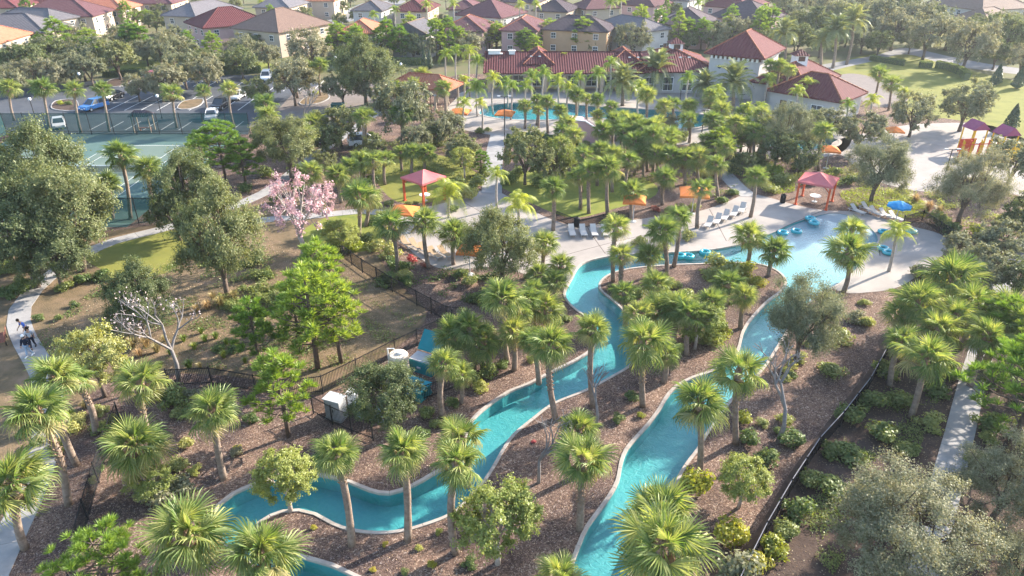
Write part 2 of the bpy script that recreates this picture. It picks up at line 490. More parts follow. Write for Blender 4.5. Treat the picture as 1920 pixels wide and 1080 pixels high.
class MB:
    """collects boxes, tubes and prisms, then becomes one mesh"""

    def __init__(s):
        s.v, s.f = [], []

    def add(s, vs, fs):
        k = len(s.v)
        s.v += [tuple(x) for x in vs]
        s.f += [tuple(i + k for i in f) for f in fs]
        return s

    def box(s, x0, x1, y0, y1, z0, z1, rz=0.0, c=None, tilt=None):
        vs = [Vector((x, y, z)) for z in (z0, z1) for x, y in ((x0, y0), (x1, y0), (x1, y1), (x0, y1))]
        if tilt is not None or rz:
            c = Vector(c if c is not None else ((x0 + x1) / 2, (y0 + y1) / 2, (z0 + z1) / 2))
            m = Euler((tilt or 0, 0, rz)).to_matrix()
            vs = [m @ (v - c) + c for v in vs]
        return s.add(vs, [(0, 3, 2, 1), (4, 5, 6, 7), (0, 1, 5, 4), (1, 2, 6, 5), (2, 3, 7, 6), (3, 0, 4, 7)])

    def tube(s, pts, rad, n=8, cap=True):
        pts = [Vector(p) for p in pts]
        if not hasattr(rad, '__len__'):
            rad = [rad] * len(pts)
        k = len(s.v)
        ref = None
        for i, p in enumerate(pts):
            d = (pts[min(i + 1, len(pts) - 1)] - pts[max(i - 1, 0)]).normalized()
            if ref is None:
                ref = d.orthogonal().normalized()
            ref = (ref - d * ref.dot(d)).normalized()
            b = d.cross(ref)
            for j in range(n):
                a = 2 * PI * j / n
                s.v.append(tuple(p + (ref * math.cos(a) + b * math.sin(a)) * rad[i]))
        for i in range(len(pts) - 1):
            for j in range(n):
                a, b_ = k + i * n + j, k + i * n + (j + 1) % n
                s.f.append((a, b_, b_ + n, a + n))
        if cap:
            s.f.append(tuple(k + j for j in range(n - 1, -1, -1)))
            s.f.append(tuple(k + (len(pts) - 1) * n + j for j in range(n)))
        return s

    def lathe(s, prof, n=16, c=(0, 0, 0)):
        k = len(s.v)
        for r, z in prof:
            for j in range(n):
                a = 2 * PI * j / n
                s.v.append((c[0] + r * math.cos(a), c[1] + r * math.sin(a), c[2] + z))
        for i in range(len(prof) - 1):
            for j in range(n):
                a, b_ = k + i * n + j, k + i * n + (j + 1) % n
                s.f.append((a, b_, b_ + n, a + n))
        return s

    def prism(s, poly, z0, z1):
        k, n = len(s.v), len(poly)
        s.v += [(p[0], p[1], z0) for p in poly] + [(p[0], p[1], z1) for p in poly]
        s.f.append(tuple(k + i for i in range(n - 1, -1, -1)))
        s.f.append(tuple(k + n + i for i in range(n)))
        for i in range(n):
            j = (i + 1) % n
            s.f.append((k + i, k + j, k + n + j, k + n + i))
        return s

    def mesh(s, name, mat, smooth=False):
        me = bpy.data.meshes.new(name)
        me.from_pydata(s.v, [], s.f)
        if smooth:
            me.polygons.foreach_set('use_smooth', [True] * len(me.polygons))
        me.materials.append(mat)
        me.update()
        return me

    def build(s, name, mat, parent=None, loc=None, rot=None, scale=None, smooth=False):
        return link(name, s.mesh(name, mat, smooth), parent, loc, rot, scale)


def smooth_line(pts, step=0.5, closed=False):
    """Catmull-Rom through pts (Vectors), resampled"""
    P = [Vector(p) for p in pts]
    n = len(P)
    out = []
    rng_ = range(n) if closed else range(n - 1)
    for i in rng_:
        if closed:
            a, b, c, d = P[i - 1], P[i], P[(i + 1) % n], P[(i + 2) % n]
        else:
            a, b, c, d = P[max(i - 1, 0)], P[i], P[i + 1], P[min(i + 2, n - 1)]
        k = max(1, int((c - b).length / step))
        for j in range(k):
            t = j / k
            out.append(0.5 * ((2 * b) + (c - a) * t + (2 * a - 5 * b + 4 * c - d) * t * t + (3 * b - a - 3 * c + d) * t ** 3))
    if not closed:
        out.append(P[-1])
    return out


def inside(x, y, poly):
    c = False
    n = len(poly)
    j = n - 1
    for i in range(n):
        xi, yi, xj, yj = poly[i][0], poly[i][1], poly[j][0], poly[j][1]
        if (yi > y) != (yj > y) and x < (xj - xi) * (y - yi) / (yj - yi) + xi:
            c = not c
        j = i
    return c


def np_inside(P, poly):
    x, y = P[:, 0], P[:, 1]
    c = np.zeros(len(P), dtype=bool)
    n = len(poly)
    for i in range(n):
        xi, yi, xj, yj = poly[i][0], poly[i][1], poly[i - 1][0], poly[i - 1][1]
        if yi != yj:
            c ^= ((yi > y) != (yj > y)) & (x < (xj - xi) * (y - yi) / (yj - yi) + xi)
    return c


def sheet(name, poly, z, mat, holes=(), parent=None, zf=None, pts=()):
    """flat sheet over poly (world xy) leaving the holes open"""
    vs, es = [], []
    for ring in [poly] + list(holes):
        k, n = len(vs), len(ring)
        vs += [Vector((p[0], p[1])) for p in ring]
        es += [(k + i, k + (i + 1) % n) for i in range(n)]
    vs += [Vector((p[0], p[1])) for p in pts]
    V, E_, F, _, _, _ = delaunay_2d_cdt(vs, es, [], 0, 1e-4)
    faces = []
    for f in F:
        cx = sum(V[i][0] for i in f) / len(f)
        cy = sum(V[i][1] for i in f) / len(f)
        if inside(cx, cy, poly) and not any(inside(cx, cy, h) for h in holes):
            a = sum(V[f[i]][0] * V[f[(i + 1) % len(f)]][1] - V[f[(i + 1) % len(f)]][0] * V[f[i]][1] for i in range(len(f)))
            faces.append(tuple(f) if a > 0 else tuple(reversed(f)))
    me = bpy.data.meshes.new(name)
    me.from_pydata([(v[0], v[1], zf(v[0], v[1]) if zf else z) for v in V], [], faces)
    me.materials.append(mat)
    me.update()
    return link(name, me, parent)


def structure(o, label, cat):
    return tag(o, label, cat, None, 'structure')


def px(pts, z=0.0):
    return [at(u, v, z) for u, v in pts]


# ------------------------------------------------------------------ plant meshes
def leaf_arrays(P, N, size, aspect, rng, jit=0.6):
    """a rhombic leaf at each P facing roughly N"""
    n = len(P)
    N = N + rng.normal(0, jit, (n, 3))
    N /= np.linalg.norm(N, axis=1, keepdims=True) + 1e-9
    T = rng.normal(0, 1, (n, 3))
    T -= N * (T * N).sum(1, keepdims=True)
    T /= np.linalg.norm(T, axis=1, keepdims=True) + 1e-9
    B = np.cross(N, T)
    s = (size * rng.uniform(0.65, 1.35, n))[:, None]
    V = np.empty((n, 4, 3))
    V[:, 0] = P - T * s * 0.5
    V[:, 1] = P + B * s * aspect * 0.5 + N * s * 0.08
    V[:, 2] = P + T * s * 0.5
    V[:, 3] = P - B * s * aspect * 0.5 + N * s * 0.08
    return V.reshape(-1, 3), np.arange(n * 4).reshape(n, 4)


def sphere_dirs(n, rng):
    d = rng.normal(0, 1, (n, 3))
    return d / np.linalg.norm(d, axis=1, keepdims=True)


def broad_tree(seed, clumps, leaves_per, leaf, mat_l, mat_b, flat=0.85, clump_r=0.30, fork=0.55, ragged=0.12, name='oak', up=1.35):
    """crown radius 1, crown centre at z = up; returns trunk mesh, crown mesh"""
    rng = np.random.default_rng(seed)
    rnd = random.Random(seed)
    C = []
    tries = 0
    while len(C) < clumps and tries < 4000:
        tries += 1
        d = sphere_dirs(1, rng)[0]
        if d[2] < -0.7:
            continue
        r = rng.uniform(0.35, 0.86) ** 0.6
        c = d * r * np.array([1, 1, flat]) * (1 + rng.normal(0, ragged))
        if c[2] < 0:
            c[2] *= 0.85
        C.append(c)
    C = np.array(C)
    Pn, Nn = [], []
    for c in C:
        rr = clump_r * rng.uniform(0.7, 1.3)
        # leaves ride on twigs that fan out of the clump
        nt = max(6, leaves_per // 26)
        out = c / (np.linalg.norm(c) + 1e-6)
        td = sphere_dirs(nt, rng) + out * 0.55 + np.array([0, 0, 0.25])
        td /= np.linalg.norm(td, axis=1, keepdims=True)
        tl = rr * rng.uniform(0.55, 1.25, nt)
        ti = rng.integers(0, nt, leaves_per)
        t = rng.uniform(0.1, 1.0, leaves_per) ** 0.7
        p = c + td[ti] * (t * tl[ti])[:, None] * np.array([1, 1, .85]) + rng.normal(0, rr * 0.11, (leaves_per, 3))
        Pn.append(p)
        Nn.append(td[ti] * 0.6 + out * 0.4 + np.array([0, 0, 0.5]))
    P, N = np.concatenate(Pn), np.concatenate(Nn)
    P = P + np.array([0, 0, up])
    V, F = leaf_arrays(P, N, leaf, 0.6, rng)
    crown = np_mesh('crown', V, F, mat_l)
    mb = MB()
    fz = fork
    wob = Vector((rnd.uniform(-.05, .05), rnd.uniform(-.05, .05), 0))
    mb.tube([(0, 0, -0.03), Vector((0, 0, fz * 0.5)) + wob, (0, 0, fz)], [0.085, 0.065, 0.06], 8)
    order = sorted(range(len(C)), key=lambda i: math.atan2(C[i][1], C[i][0]))
    k = 6
    for j in range(k):
        grp = order[j * len(order) // k:(j + 1) * len(order) // k]
        if not grp:
            continue
        m_ = C[grp].mean(0)
        mid = Vector((m_[0] * 0.55, m_[1] * 0.55, up + m_[2] * 0.4 - 0.15))
        mb.tube([(0, 0, fz - 0.02), Vector((mid.x * 0.4, mid.y * 0.4, (fz + mid.z) / 2 + 0.02)), mid], [0.045, 0.035, 0.025], 6, False)
        for i in grp:
            e = Vector(C[i]) + Vector((0, 0, up))
            q = (mid + e) / 2 + Vector((0, 0, rnd.uniform(-.02, .06)))
            mb.tube([mid, q, e], [0.018, 0.012, 0.004], 4, False)
    trunk = mb.mesh('trunk', mat_b, True)
    return trunk, crown


def fan_frond(seed, droop, n=15, L=1.0, pet=0.80, mat=None, wid=0.05):
    """one fan leaf: stalk along +Y, pleated fan of narrow blades at its end"""
    rnd = random.Random(seed)
    V, F = [], []
    w = 0.022
    sag = 0.10 * droop
    # stalk
    V += [(-w, 0, 0), (w, 0, 0), (w * .7, pet * .6, -sag * .2 + .015), (-w * .7, pet * .6, -sag * .2 + .015), (w * .5, pet, -sag * .6), (-w * .5, pet, -sag * .6)]
    F += [(0, 1, 2), (0, 2, 3), (3, 2, 4), (3, 4, 5)]
    for i in range(-n, n + 1):
        a = R(128) * i / n * (1 + rnd.uniform(-.02, .02))
        ln = L * (1 - 0.30 * (abs(i) / n) ** 1.6) * rnd.uniform(0.86, 1.08)
        dx, dy = math.sin(a), math.cos(a)
        pxx, pyy = dy, -dx
        bend = droop * rnd.uniform(0.75, 1.3)
        side = 0.75 * (abs(i) / n) ** 1.5
        base = (0, pet, -sag * .6)
        k = len(V)
        prof = [(0.03, 0.35), (0.42, 1.0), (0.74, 0.72)]
        for t, ww in prof:
            r = ln * t
            z = base[2] - bend * 0.42 * (t ** 2.2) * ln - side * t * ln * 0.5
            h = wid * ww * 0.5
            fold = 0.022 * (1 if i % 2 else -1) * ww
            V.append((dx * r + pxx * h, base[1] + dy * r + pyy * h, z + fold))
            V.append((dx * r - pxx * h, base[1] + dy * r - pyy * h, z - fold))
        tz = base[2] - bend * 0.62 * ln - side * ln * 0.5
        shrink = 1 - 0.12 * bend
        V.append((dx * ln * shrink, base[1] + dy * ln * shrink, tz))
        F += [(k, k + 1, k + 3), (k, k + 3, k + 2), (k + 2, k + 3, k + 5), (k + 2, k + 5, k + 4), (k + 4, k + 5, k + 6)]
    return np.array(V), np.array(F)


FRONDS = [fan_frond(1, 0.15), fan_frond(2, 0.45), fan_frond(3, 0.8), fan_frond(4, 1.3)]
FROND_ME = [np_mesh('frond', v, f, M['fan']) for v, f in FRONDS]
FROND_YE = np_mesh('frond', *FRONDS[2], M['fan_yellow'])
FROND_DE = np_mesh('frond', *FRONDS[3], M['fan_dead'])


def crown_plan(seed, n=36):
    """list of (frond kind, euler, scale) round a sabal heart; kinds 4 yellow 5 dead"""
    rnd = random.Random(seed)
    out = []
    for i in range(n):
        t = (i + 0.5) / n
        el = R(86 - 112 * t ** 0.9 + rnd.uniform(-12, 12))
        az = i * 2.39996 + rnd.uniform(-.25, .25)
        k = 0 if t < .25 else (1 if t < .55 else (2 if t < .82 else 3))
        if t > .75 and rnd.random() < .35:
            k = 4
        s = (0.78 + 0.32 * min(1, t * 2.5)) * rnd.uniform(.86, 1.1)
        out.append((k, (el, rnd.uniform(-.5, .5), az), s))
    for j in range(3):
        out.append((5, (R(-62 + rnd.uniform(-12, 10)), rnd.uniform(-.4, .4), rnd.uniform(0, 6.28)), rnd.uniform(.7, .9)))
    return out


PLANS = [crown_plan(s, n) for s, n in ((11, 31), (12, 25), (13, 34), (14, 21), (15, 28))]


def joined(parts, mats, name='crown'):
    """parts: list of (V, F, matindex, Matrix)"""
    VV, FF, MI = [], [], []
    k = 0
    for V, F, mi, mx in parts:
        A = np.array(mx)
        VV.append(V @ A[:3, :3].T + A[:3, 3])
        FF.append(F + k)
        MI.append(np.full(len(F), mi, dtype=np.int32))
        k += len(V)
    me = np_mesh(name, np.concatenate(VV), np.concatenate(FF), mats[0])
    for m_ in mats[1:]:
        me.materials.append(m_)
    me.polygons.foreach_set('material_index', np.concatenate(MI))
    me.update()
    return me


SABAL_CROWN = []
for pl in PLANS:
    SABAL_CROWN.append(joined([(FRONDS[min(k, 3) if k < 4 else (2 if k == 4 else 3)][0], FRONDS[min(k, 3) if k < 4 else (2 if k == 4 else 3)][1],
                                0 if k < 4 else k - 3, Euler(e).to_matrix().to_4x4() @ Matrix.Scale(s, 4)) for k, e, s in pl],
                              [M['fan'], M['fan_yellow'], M['fan_dead']]))
_h = MB()
_rnd = random.Random(5)
for i in range(26):
    a, e = i * 2.4, R(20 + 60 * i / 26)
    d = Vector((math.cos(a) * math.cos(e), math.sin(a) * math.cos(e), math.sin(e)))
    _h.tube([(d.x * .1, d.y * .1, -.25), (d.x * .16, d.y * .16, .0), tuple(d * .42)], [.03, .03, .015], 4, False)
_h.lathe([(.12, -.5), (.21, -.3), (.22, -.1), (.15, .1), (.03, .25)], 9)
HEART = _h.mesh('palm_heart', M['boots'])


def palm_trunk(base, top, r0, rnd, boots=0.5, near=True):
    """trunk from origin to (top-base), gently bowed, with old leaf bases on its upper part"""
    d = top - base
    bow = Vector((rnd.uniform(-.05, .05), rnd.uniform(-.05, .05), 0)) * d.length
    pts, rad = [], []
    n = 9 if near else 5
    for i in range(n + 1):
        t = i / n
        lean = Vector((d.x * t ** 1.25, d.y * t ** 1.25, d.z * t))
        pts.append(lean + bow * math.sin(PI * t) + Vector((0, 0, -0.05 if i == 0 else 0)))
        rad.append(r0 * (1.28 - 0.5 * t if t < .3 else 1.13 - 0.06 * t) * (1 + rnd.uniform(-.04, .04)))
    mb = MB().tube(pts, rad, 9 if near else 6)
    bb = None
    if near and boots > 0:
        bb = MB()
        rows = max(4, int(d.z * boots / 0.16))
        for j in range(rows):
            t = 1 - boots * (j + .5) / rows
            i = min(n - 1, int(t * n))
            c = pts[i].lerp(pts[i + 1], t * n - i)
            for q in range(4):
                a = q * PI / 2 + (j % 2) * PI / 4 + rnd.uniform(-.2, .2)
                o = Vector((math.cos(a), math.sin(a), 0))
                s = Vector((-o.y, o.x, 0)) * .055
                p0 = c + o * r0 * .85
                p1 = c + o * (r0 * 1.05 + rnd.uniform(.06, .13)) + Vector((0, 0, rnd.uniform(.14, .24)))
                bb.add([p0 - s, p0 + s, p1 + s * .5, p1 - s * .5, p0 + Vector((0, 0, .16)) * 1], [(0, 1, 2, 3), (0, 3, 4), (1, 4, 2), (3, 2, 4)])
    return mb, bb


def pinnate(seed, L, rise, fall, n, ll, hang, mat, vee=0.0, wid=0.035):
    """feather leaf: arched rib with leaflets either side; returns V,F"""
    rnd = random.Random(seed)
    V, F = [], []
    rib = []
    for i in range(n + 1):
        t = i / n
        rib.append(Vector((0, L * (t - 0.22 * fall * t ** 3), rise * L * math.sin(t * PI * 0.62) - fall * L * t ** 3)))
    for i in range(n):
        k = len(V)
        w0, w1 = .025 * (1 - i / n) + .005, .025 * (1 - (i + 1) / n) + .005
        a, b = rib[i], rib[i + 1]
        V += [(-w0, a.y, a.z), (w0, a.y, a.z), (w1, b.y, b.z), (-w1, b.y, b.z)]
        F += [(k, k + 1, k + 2), (k, k + 2, k + 3)]
    for i in range(int(n * .12), n + 1):
        t = i / n
        c = rib[i]
        ln = ll * (0.55 + 0.6 * math.sin(PI * min(1, t * .9 + .08))) * rnd.uniform(.85, 1.1)
        d = (rib[min(i + 1, n)] - rib[max(i - 1, 0)]).normalized()
        for s in (-1, 1):
            o = Vector((s * 0.86, 0, 0)) + d * 0.5 + Vector((0, 0, vee - hang * .25))
            o.normalize()
            m_ = c + o * ln * .5
            e = c + o * ln + Vector((0, 0, -hang * ln * rnd.uniform(.35, .7)))
            k = len(V)
            w = d * wid
            V += [tuple(c - w * .5), tuple(c + w * .5), tuple(m_ + w), tuple(m_ - w), tuple(e)]
            F += [(k, k + 1, k + 2), (k, k + 2, k + 3), (k + 3, k + 2, k + 4)]
    return np.array(V), np.array(F)


QF = [pinnate(21, 2.3, .42, .55, 20, .62, 1.1, None, 0, .042), pinnate(22, 2.2, .25, .75, 20, .62, 1.3, None, 0, .042), pinnate(23, 2.0, .5, .30, 18, .55, .8, None, 0, .042)]
DF = [pinnate(31, 2.4, .16, .25, 26, .42, .1, None, .45, .045), pinnate(32, 2.4, .10, .42, 26, .42, .15, None, .4, .045)]
QUEEN_CROWN, DATE_CROWN = [], []
for s in (1, 2, 3):
    rnd = random.Random(40 + s)
    ps = []
    for i in range(15):
        t = i / 15
        q = QF[2] if t < .25 else (QF[0] if t < .65 else QF[1])
        ps.append((q[0], q[1], 0, Euler((R(68 - 75 * t + rnd.uniform(-8, 8)), rnd.uniform(-.3, .3), i * 2.4 + rnd.uniform(-.3, .3))).to_matrix().to_4x4() @ Matrix.Scale(rnd.uniform(.85, 1.1), 4)))
    QUEEN_CROWN.append(joined(ps, [M['queen']]))
    ps = []
    for i in range(54):
        t = i / 54
        q = DF[0] if t < .6 else DF[1]
        ps.append((q[0], q[1], 0, Euler((R(82 - 112 * t + rnd.uniform(-6, 6)), rnd.uniform(-.3, .3), i * 2.4 + rnd.uniform(-.2, .2))).to_matrix().to_4x4() @ Matrix.Scale(rnd.uniform(.85, 1.1), 4)))
    DATE_CROWN.append(joined(ps, [M['date']]))


def pine_mesh(seed, blades=46, tl=0.078, w=0.30, wv=.0042, whorls=10, extra=(1, 2)):
    """unit height pine: trunk mesh, needle mesh. Tufts of long needles at the branch ends"""
    rng = np.random.default_rng(seed)
    rnd = random.Random(seed)
    mb = MB()
    mb.tube([(0, 0, -.02), (rnd.uniform(-.01, .01), 0, .35), (0, rnd.uniform(-.012, .012), .7), (0, 0, .97)], [.022, .018, .012, .003], 7)
    ends = []
    for k in range(whorls):
        z = .26 + .68 * (k / whorls) ** .9
        m_ = rnd.randint(4, 5)
        ln = w * (1.0 - .78 * ((z - .26) / .74) ** 1.3) * (0.75 if k < 2 else 1)
        for j in range(m_):
            a = 2 * PI * (j + rnd.random() * .6) / m_ + k
            l_ = ln * rnd.uniform(.65, 1.12)
            e = Vector((math.cos(a) * l_, math.sin(a) * l_, z + l_ * rnd.uniform(.05, .55)))
            q = Vector((math.cos(a) * l_ * .5, math.sin(a) * l_ * .5, z + l_ * .08))
            mb.tube([(0, 0, z), q, e], [.007, .005, .002], 4, False)
            ends.append(e)
            for _ in range(rnd.randint(*extra)):
                f = q.lerp(e, rnd.uniform(.15, .95)) + Vector((rnd.uniform(-1, 1), rnd.uniform(-1, 1), rnd.uniform(-.1, 1))) * l_ * .26
                mb.tube([q.lerp(e, .3), f], [.004, .002], 3, False)
                ends.append(f)
    ends += [Vector((0, 0, 1.0)), Vector((0.01, 0, .95))]
    V, F = [], []
    for e in ends:
        d = sphere_dirs(blades, rng)
        d[:, 2] = d[:, 2] * .6 + .75
        out = np.array([e.x, e.y, 0]) / (math.hypot(e.x, e.y) + .05)
        d += out * .5
        d /= np.linalg.norm(d, axis=1, keepdims=True)
        ln = tl * rng.uniform(.6, 1.15, blades)
        sd = np.cross(d, rng.normal(0, 1, (blades, 3)))
        sd /= np.linalg.norm(sd, axis=1, keepdims=True) + 1e-9
        p = np.array(e)
        k = len(V) * 1
        base = np.empty((blades, 4, 3))
        base[:, 0] = p - sd * wv * .4
        base[:, 1] = p + d * ln[:, None] * .55 + sd * wv
        base[:, 2] = p + d * ln[:, None] + np.array([0, 0, -.02]) * ln[:, None]
        base[:, 3] = p + d * ln[:, None] * .55 - sd * wv
        V.append(base.reshape(-1, 3))
    V = np.concatenate(V)
    F = np.arange(len(V)).reshape(-1, 4)
    return mb.mesh('trunk', M['bark'], True), np_mesh('crown', V, F, M['pine'])


def bush_mesh(seed, n, leaf, mat, flat=0.75, lobes=9):
    """radius 1 shrub sitting on z = 0"""
    rng = np.random.default_rng(seed)
    Ps, Ns = [], []
    for j in range(lobes):
        a = rng.uniform(0, 2 * PI)
        r = rng.uniform(0, .62)
        c = np.array([math.cos(a) * r, math.sin(a) * r, rng.uniform(.3, .95) * flat])
        m_ = n // lobes
        d = sphere_dirs(m_, rng)
        p = c + d * (rng.uniform(.2, 1, m_) ** .5 * rng.uniform(.3, .52))[:, None] * np.array([1, 1, .85])
        p[:, 2] = np.maximum(p[:, 2], rng.uniform(.02, .15, m_))
        Ps.append(p)
        Ns.append(d + np.array([0, 0, .5]))
    V, F = leaf_arrays(np.concatenate(Ps), np.concatenate(Ns), leaf, .55, rng)
    return np_mesh('foliage', V, F, mat)


def grass_mesh(seed, n, mat, h=1.0, spread=.75, w=.018):
    """radius about 1 tussock of arching blades"""
    rng = np.random.default_rng(seed)
    a = rng.uniform(0, 2 * PI, n)
    r0 = rng.uniform(0, .18, n)
    o = np.stack([np.cos(a), np.sin(a), np.zeros(n)], 1)
    sd = np.stack([-np.sin(a), np.cos(a), np.zeros(n)], 1)
    lean = rng.uniform(.1, 1, n) * spread
    hh = h * rng.uniform(.6, 1.1, n)
    b = o * r0[:, None]
    m_ = b + o * (lean * .4)[:, None] + np.array([0, 0, 1.]) * (hh * .7)[:, None]
    t = b + o * lean[:, None] + np.array([0, 0, 1.]) * (hh * (1 - .45 * lean))[:, None]
    V = np.empty((n, 5, 3))
    V[:, 0], V[:, 1] = b - sd * w, b + sd * w
    V[:, 2], V[:, 3] = m_ + sd * w, m_ - sd * w
    V[:, 4] = t
    I = np.arange(n) * 5
    F = np.concatenate([np.stack([I, I + 1, I + 2], 1), np.stack([I, I + 2, I + 3], 1), np.stack([I + 3, I + 2, I + 4], 1)])
    return np_mesh('blades', V.reshape(-1, 3), F, mat)


def cone_mesh(seed, n, leaf, mat):
    """unit height column of dense foliage, radius .28"""
    rng = np.random.default_rng(seed)
    z = rng.uniform(.03, 1, n)
    prof = np.minimum(1, z * 6) * (1 - z ** 1.6) * .28 + .008
    a = rng.uniform(0, 2 * PI, n)
    r = prof * rng.uniform(.6, 1.08, n)
    P = np.stack([np.cos(a) * r, np.sin(a) * r, z], 1)
    N = np.stack([np.cos(a), np.sin(a), np.full(n, .5)], 1)
    V, F = leaf_arrays(P, N, leaf, .6, rng, .5)
    return np_mesh('crown', V, F, mat)


def bare_tree(seed, levels=4, mat=None, blossom=0):
    """unit height leafless tree; returns trunk mesh and optional blossom mesh"""
    rnd = random.Random(seed)
    mb = MB()
    tips = []

    def grow(p, d, ln, r, lv):
        q = p + d * ln * .5 + Vector((rnd.uniform(-1, 1), rnd.uniform(-1, 1), rnd.uniform(-.3, .6))) * ln * .07
        e = p + d * ln
        mb.tube([p, q, e], [r, r * .85, r * .68], 6 if lv > 1 else 4, lv == levels)
        if lv == 0:
            tips.append(e)
            return
        for _ in range(rnd.randint(2, 3 if lv > 1 else 4)):
            nd = (d + Vector((rnd.uniform(-1, 1), rnd.uniform(-1, 1), rnd.uniform(-.25, .7))) * .85).normalized()
            if nd.z < -.1:
                nd.z = .1
            grow(e, nd, ln * rnd.uniform(.55, .8), r * .6, lv - 1)
    grow(Vector((0, 0, -.02)), Vector((0.02, 0, 1)).normalized(), .40, .026, levels)
    tr = mb.mesh('trunk', mat, True)
    bl = None
    if blossom:
        rng = np.random.default_rng(seed)
        P = np.repeat(np.array([tuple(t) for t in tips]), blossom, 0)
        P = P + rng.normal(0, .035, P.shape)
        V, F = leaf_arrays(P, rng.normal(0, 1, P.shape), .022, .8, rng)
        bl = (V, F)
    return tr, bl


OAK_N = [broad_tree(s, 72, 620, .040, M['oak'], M['bark'], clump_r=.30, ragged=.12, up=1.15, fork=.4) for s in (1, 2, 3)]
GREY_N = [broad_tree(s, 84, 780, .029, M['oak_grey'], M['bark'], clump_r=.29, ragged=.15, up=1.15, fork=.4) for s in (4, 5)]
OAK_F = [broad_tree(s, 48, 220, .078, M['oak'], M['bark'], clump_r=.32, ragged=.12, up=1.15, fork=.4) for s in (6, 7, 8)]
GREY_F = [broad_tree(s, 48, 220, .078, M['oak_grey'], M['bark'], clump_r=.32, ragged=.13, up=1.15, fork=.4) for s in (9, 10, 11)]
LIME_N = [broad_tree(s, 56, 420, .058, M['lime'], M['pale_bark'], clump_r=.30, flat=.95, ragged=.08, up=1.5, fork=.75) for s in (12, 13)]
OLIVE_N = [broad_tree(s, 50, 380, .060, M['olive'], M['bark'], clump_r=.30, flat=.8, ragged=.12) for s in (14,)]
PINK_N = [broad_tree(s, 44, 85, .055, M['pink'], M['pale_bark'], clump_r=.24, flat=.75, ragged=.15) for s in (15,)]
PINE_N = [pine_mesh(s) for s in (1, 2, 3)]
PINE_W = [pine_mesh(s, 64, .066, .42, .0024, 13, (2, 3)) for s in (4, 5)]
BUSH = {k: [bush_mesh(s, 900, .17, M[k]) for s in (1, 2, 3)] for k in ('bush', 'yellow_bush', 'lime', 'olive', 'oak_grey', 'cover', 'red_leaf')}
GRASS = {k: [grass_mesh(s, 170, M[k]) for s in (1, 2)] for k in ('straw_grass', 'blade')}
CONE = cone_mesh(3, 1500, .075, M['cypress'])
BARE = [bare_tree(s, 4, M['grey_bark']) for s in (8, 11)]
_b = bare_tree(6, 4, M['grey_bark'], 2)
BLOSSOM_TREE = (_b[0], np_mesh('blossom', *_b[1], M['pale_pink']))


# ------------------------------------------------------------------ the river and its pools
W_BANK = [(1400, 456), (1335, 468), (1270, 473), (1200, 476), (1140, 481), (1092, 495), (1072, 524), (1060, 552), (1075, 575), (1105, 598),
          (1119, 620), (1120, 642), (1108, 658), (1080, 676), (1035, 698), (990, 721), (955, 735), (915, 762), (887, 788), (876, 815),
          (870, 842), (850, 868), (812, 890), (775, 911), (730, 926), (692, 920), (655, 905), (617, 895), (580, 889), (530, 892),
          (475, 910), (437, 927), (412, 947), (402, 975), (412, 1005), (450, 1042), (510, 1078), (580, 1112), (700, 1180)]
I_BANK = [(790, 1140), (665, 1082), (620, 1061), (575, 1048), (520, 1030), (485, 1010), (475, 995), (482, 980), (505, 966), (530, 957),
          (562, 955), (592, 962), (625, 980), (660, 992), (705, 997), (750, 994), (792, 983), (842, 964), (872, 940), (892, 918),
          (907, 900), (925, 872), (942, 842), (962, 814), (997, 785), (1035, 757), (1085, 736), (1110, 725), (1147, 705), (1177, 687),
          (1191, 668), (1197, 643), (1190, 615), (1172, 587), (1150, 565), (1130, 549), (1122, 537), (1130, 522), (1152, 510), (1190, 502),
          (1260, 496), (1320, 494), (1380, 492), (1430, 496), (1462, 510), (1475, 528), (1466, 546), (1440, 566), (1411, 597), (1395, 622),
          (1386, 655), (1370, 680), (1335, 697), (1297, 710), (1266, 728), (1250, 747), (1238, 768), (1218, 795), (1200, 815), (1177, 842),
          (1167, 867), (1160, 902), (1145, 930), (1120, 965), (1102, 990), (1087, 1025), (1073, 1062), (1058, 1110), (1040, 1180)]
E_BANK = [(1140, 1180), (1165, 1110), (1188, 1060), (1217, 1000), (1242, 955), (1255, 927), (1263, 910), (1275, 885), (1292, 860), (1306, 842),
          (1326, 808), (1351, 772), (1380, 738), (1425, 695), (1453, 655), (1480, 612), (1506, 577), (1538, 552), (1572, 532)]
BEACH = [(1604, 505), (1632, 472), (1645, 445), (1615, 415), (1565, 400), (1500, 414), (1450, 436)]
w_line = smooth_line(px(W_BANK))
i_line = smooth_line(px(I_BANK))
e_line = smooth_line(px(E_BANK))
b_line = smooth_line(px(BEACH))
RIVER = w_line + i_line + e_line + b_line
MAIN_POOL = smooth_line(px([(900, 214), (915, 199), (960, 193), (1040, 192), (1110, 199), (1190, 203), (1290, 210), (1340, 224), (1300, 240), (1210, 238), (1120, 221), (1060, 224), (960, 224)]), 1.0, True)
LAGOON = smooth_line(px([(1385, 250), (1440, 243), (1520, 252), (1570, 262), (1560, 275), (1490, 280), (1420, 268)]), 1.0, True)
SLIDE_POOL = smooth_line(px([(1168, 252), (1200, 246), (1230, 250), (1228, 262), (1190, 266)]), 1.0, True)
HOLES = [RIVER, MAIN_POOL, LAGOON, SLIDE_POOL]

b0, b1 = at(1462, 520), at(1612, 418)
b_dir = (b1 - b0)
b_len = b_dir.length
b_dir.normalize()


def beach_t(x, y):
    return max(0.0, min(1.0, ((x - b0.x) * b_dir.x + (y - b0.y) * b_dir.y) / b_len))


def river_floor(x, y):
    return -1.0 + 0.985 * beach_t(x, y)


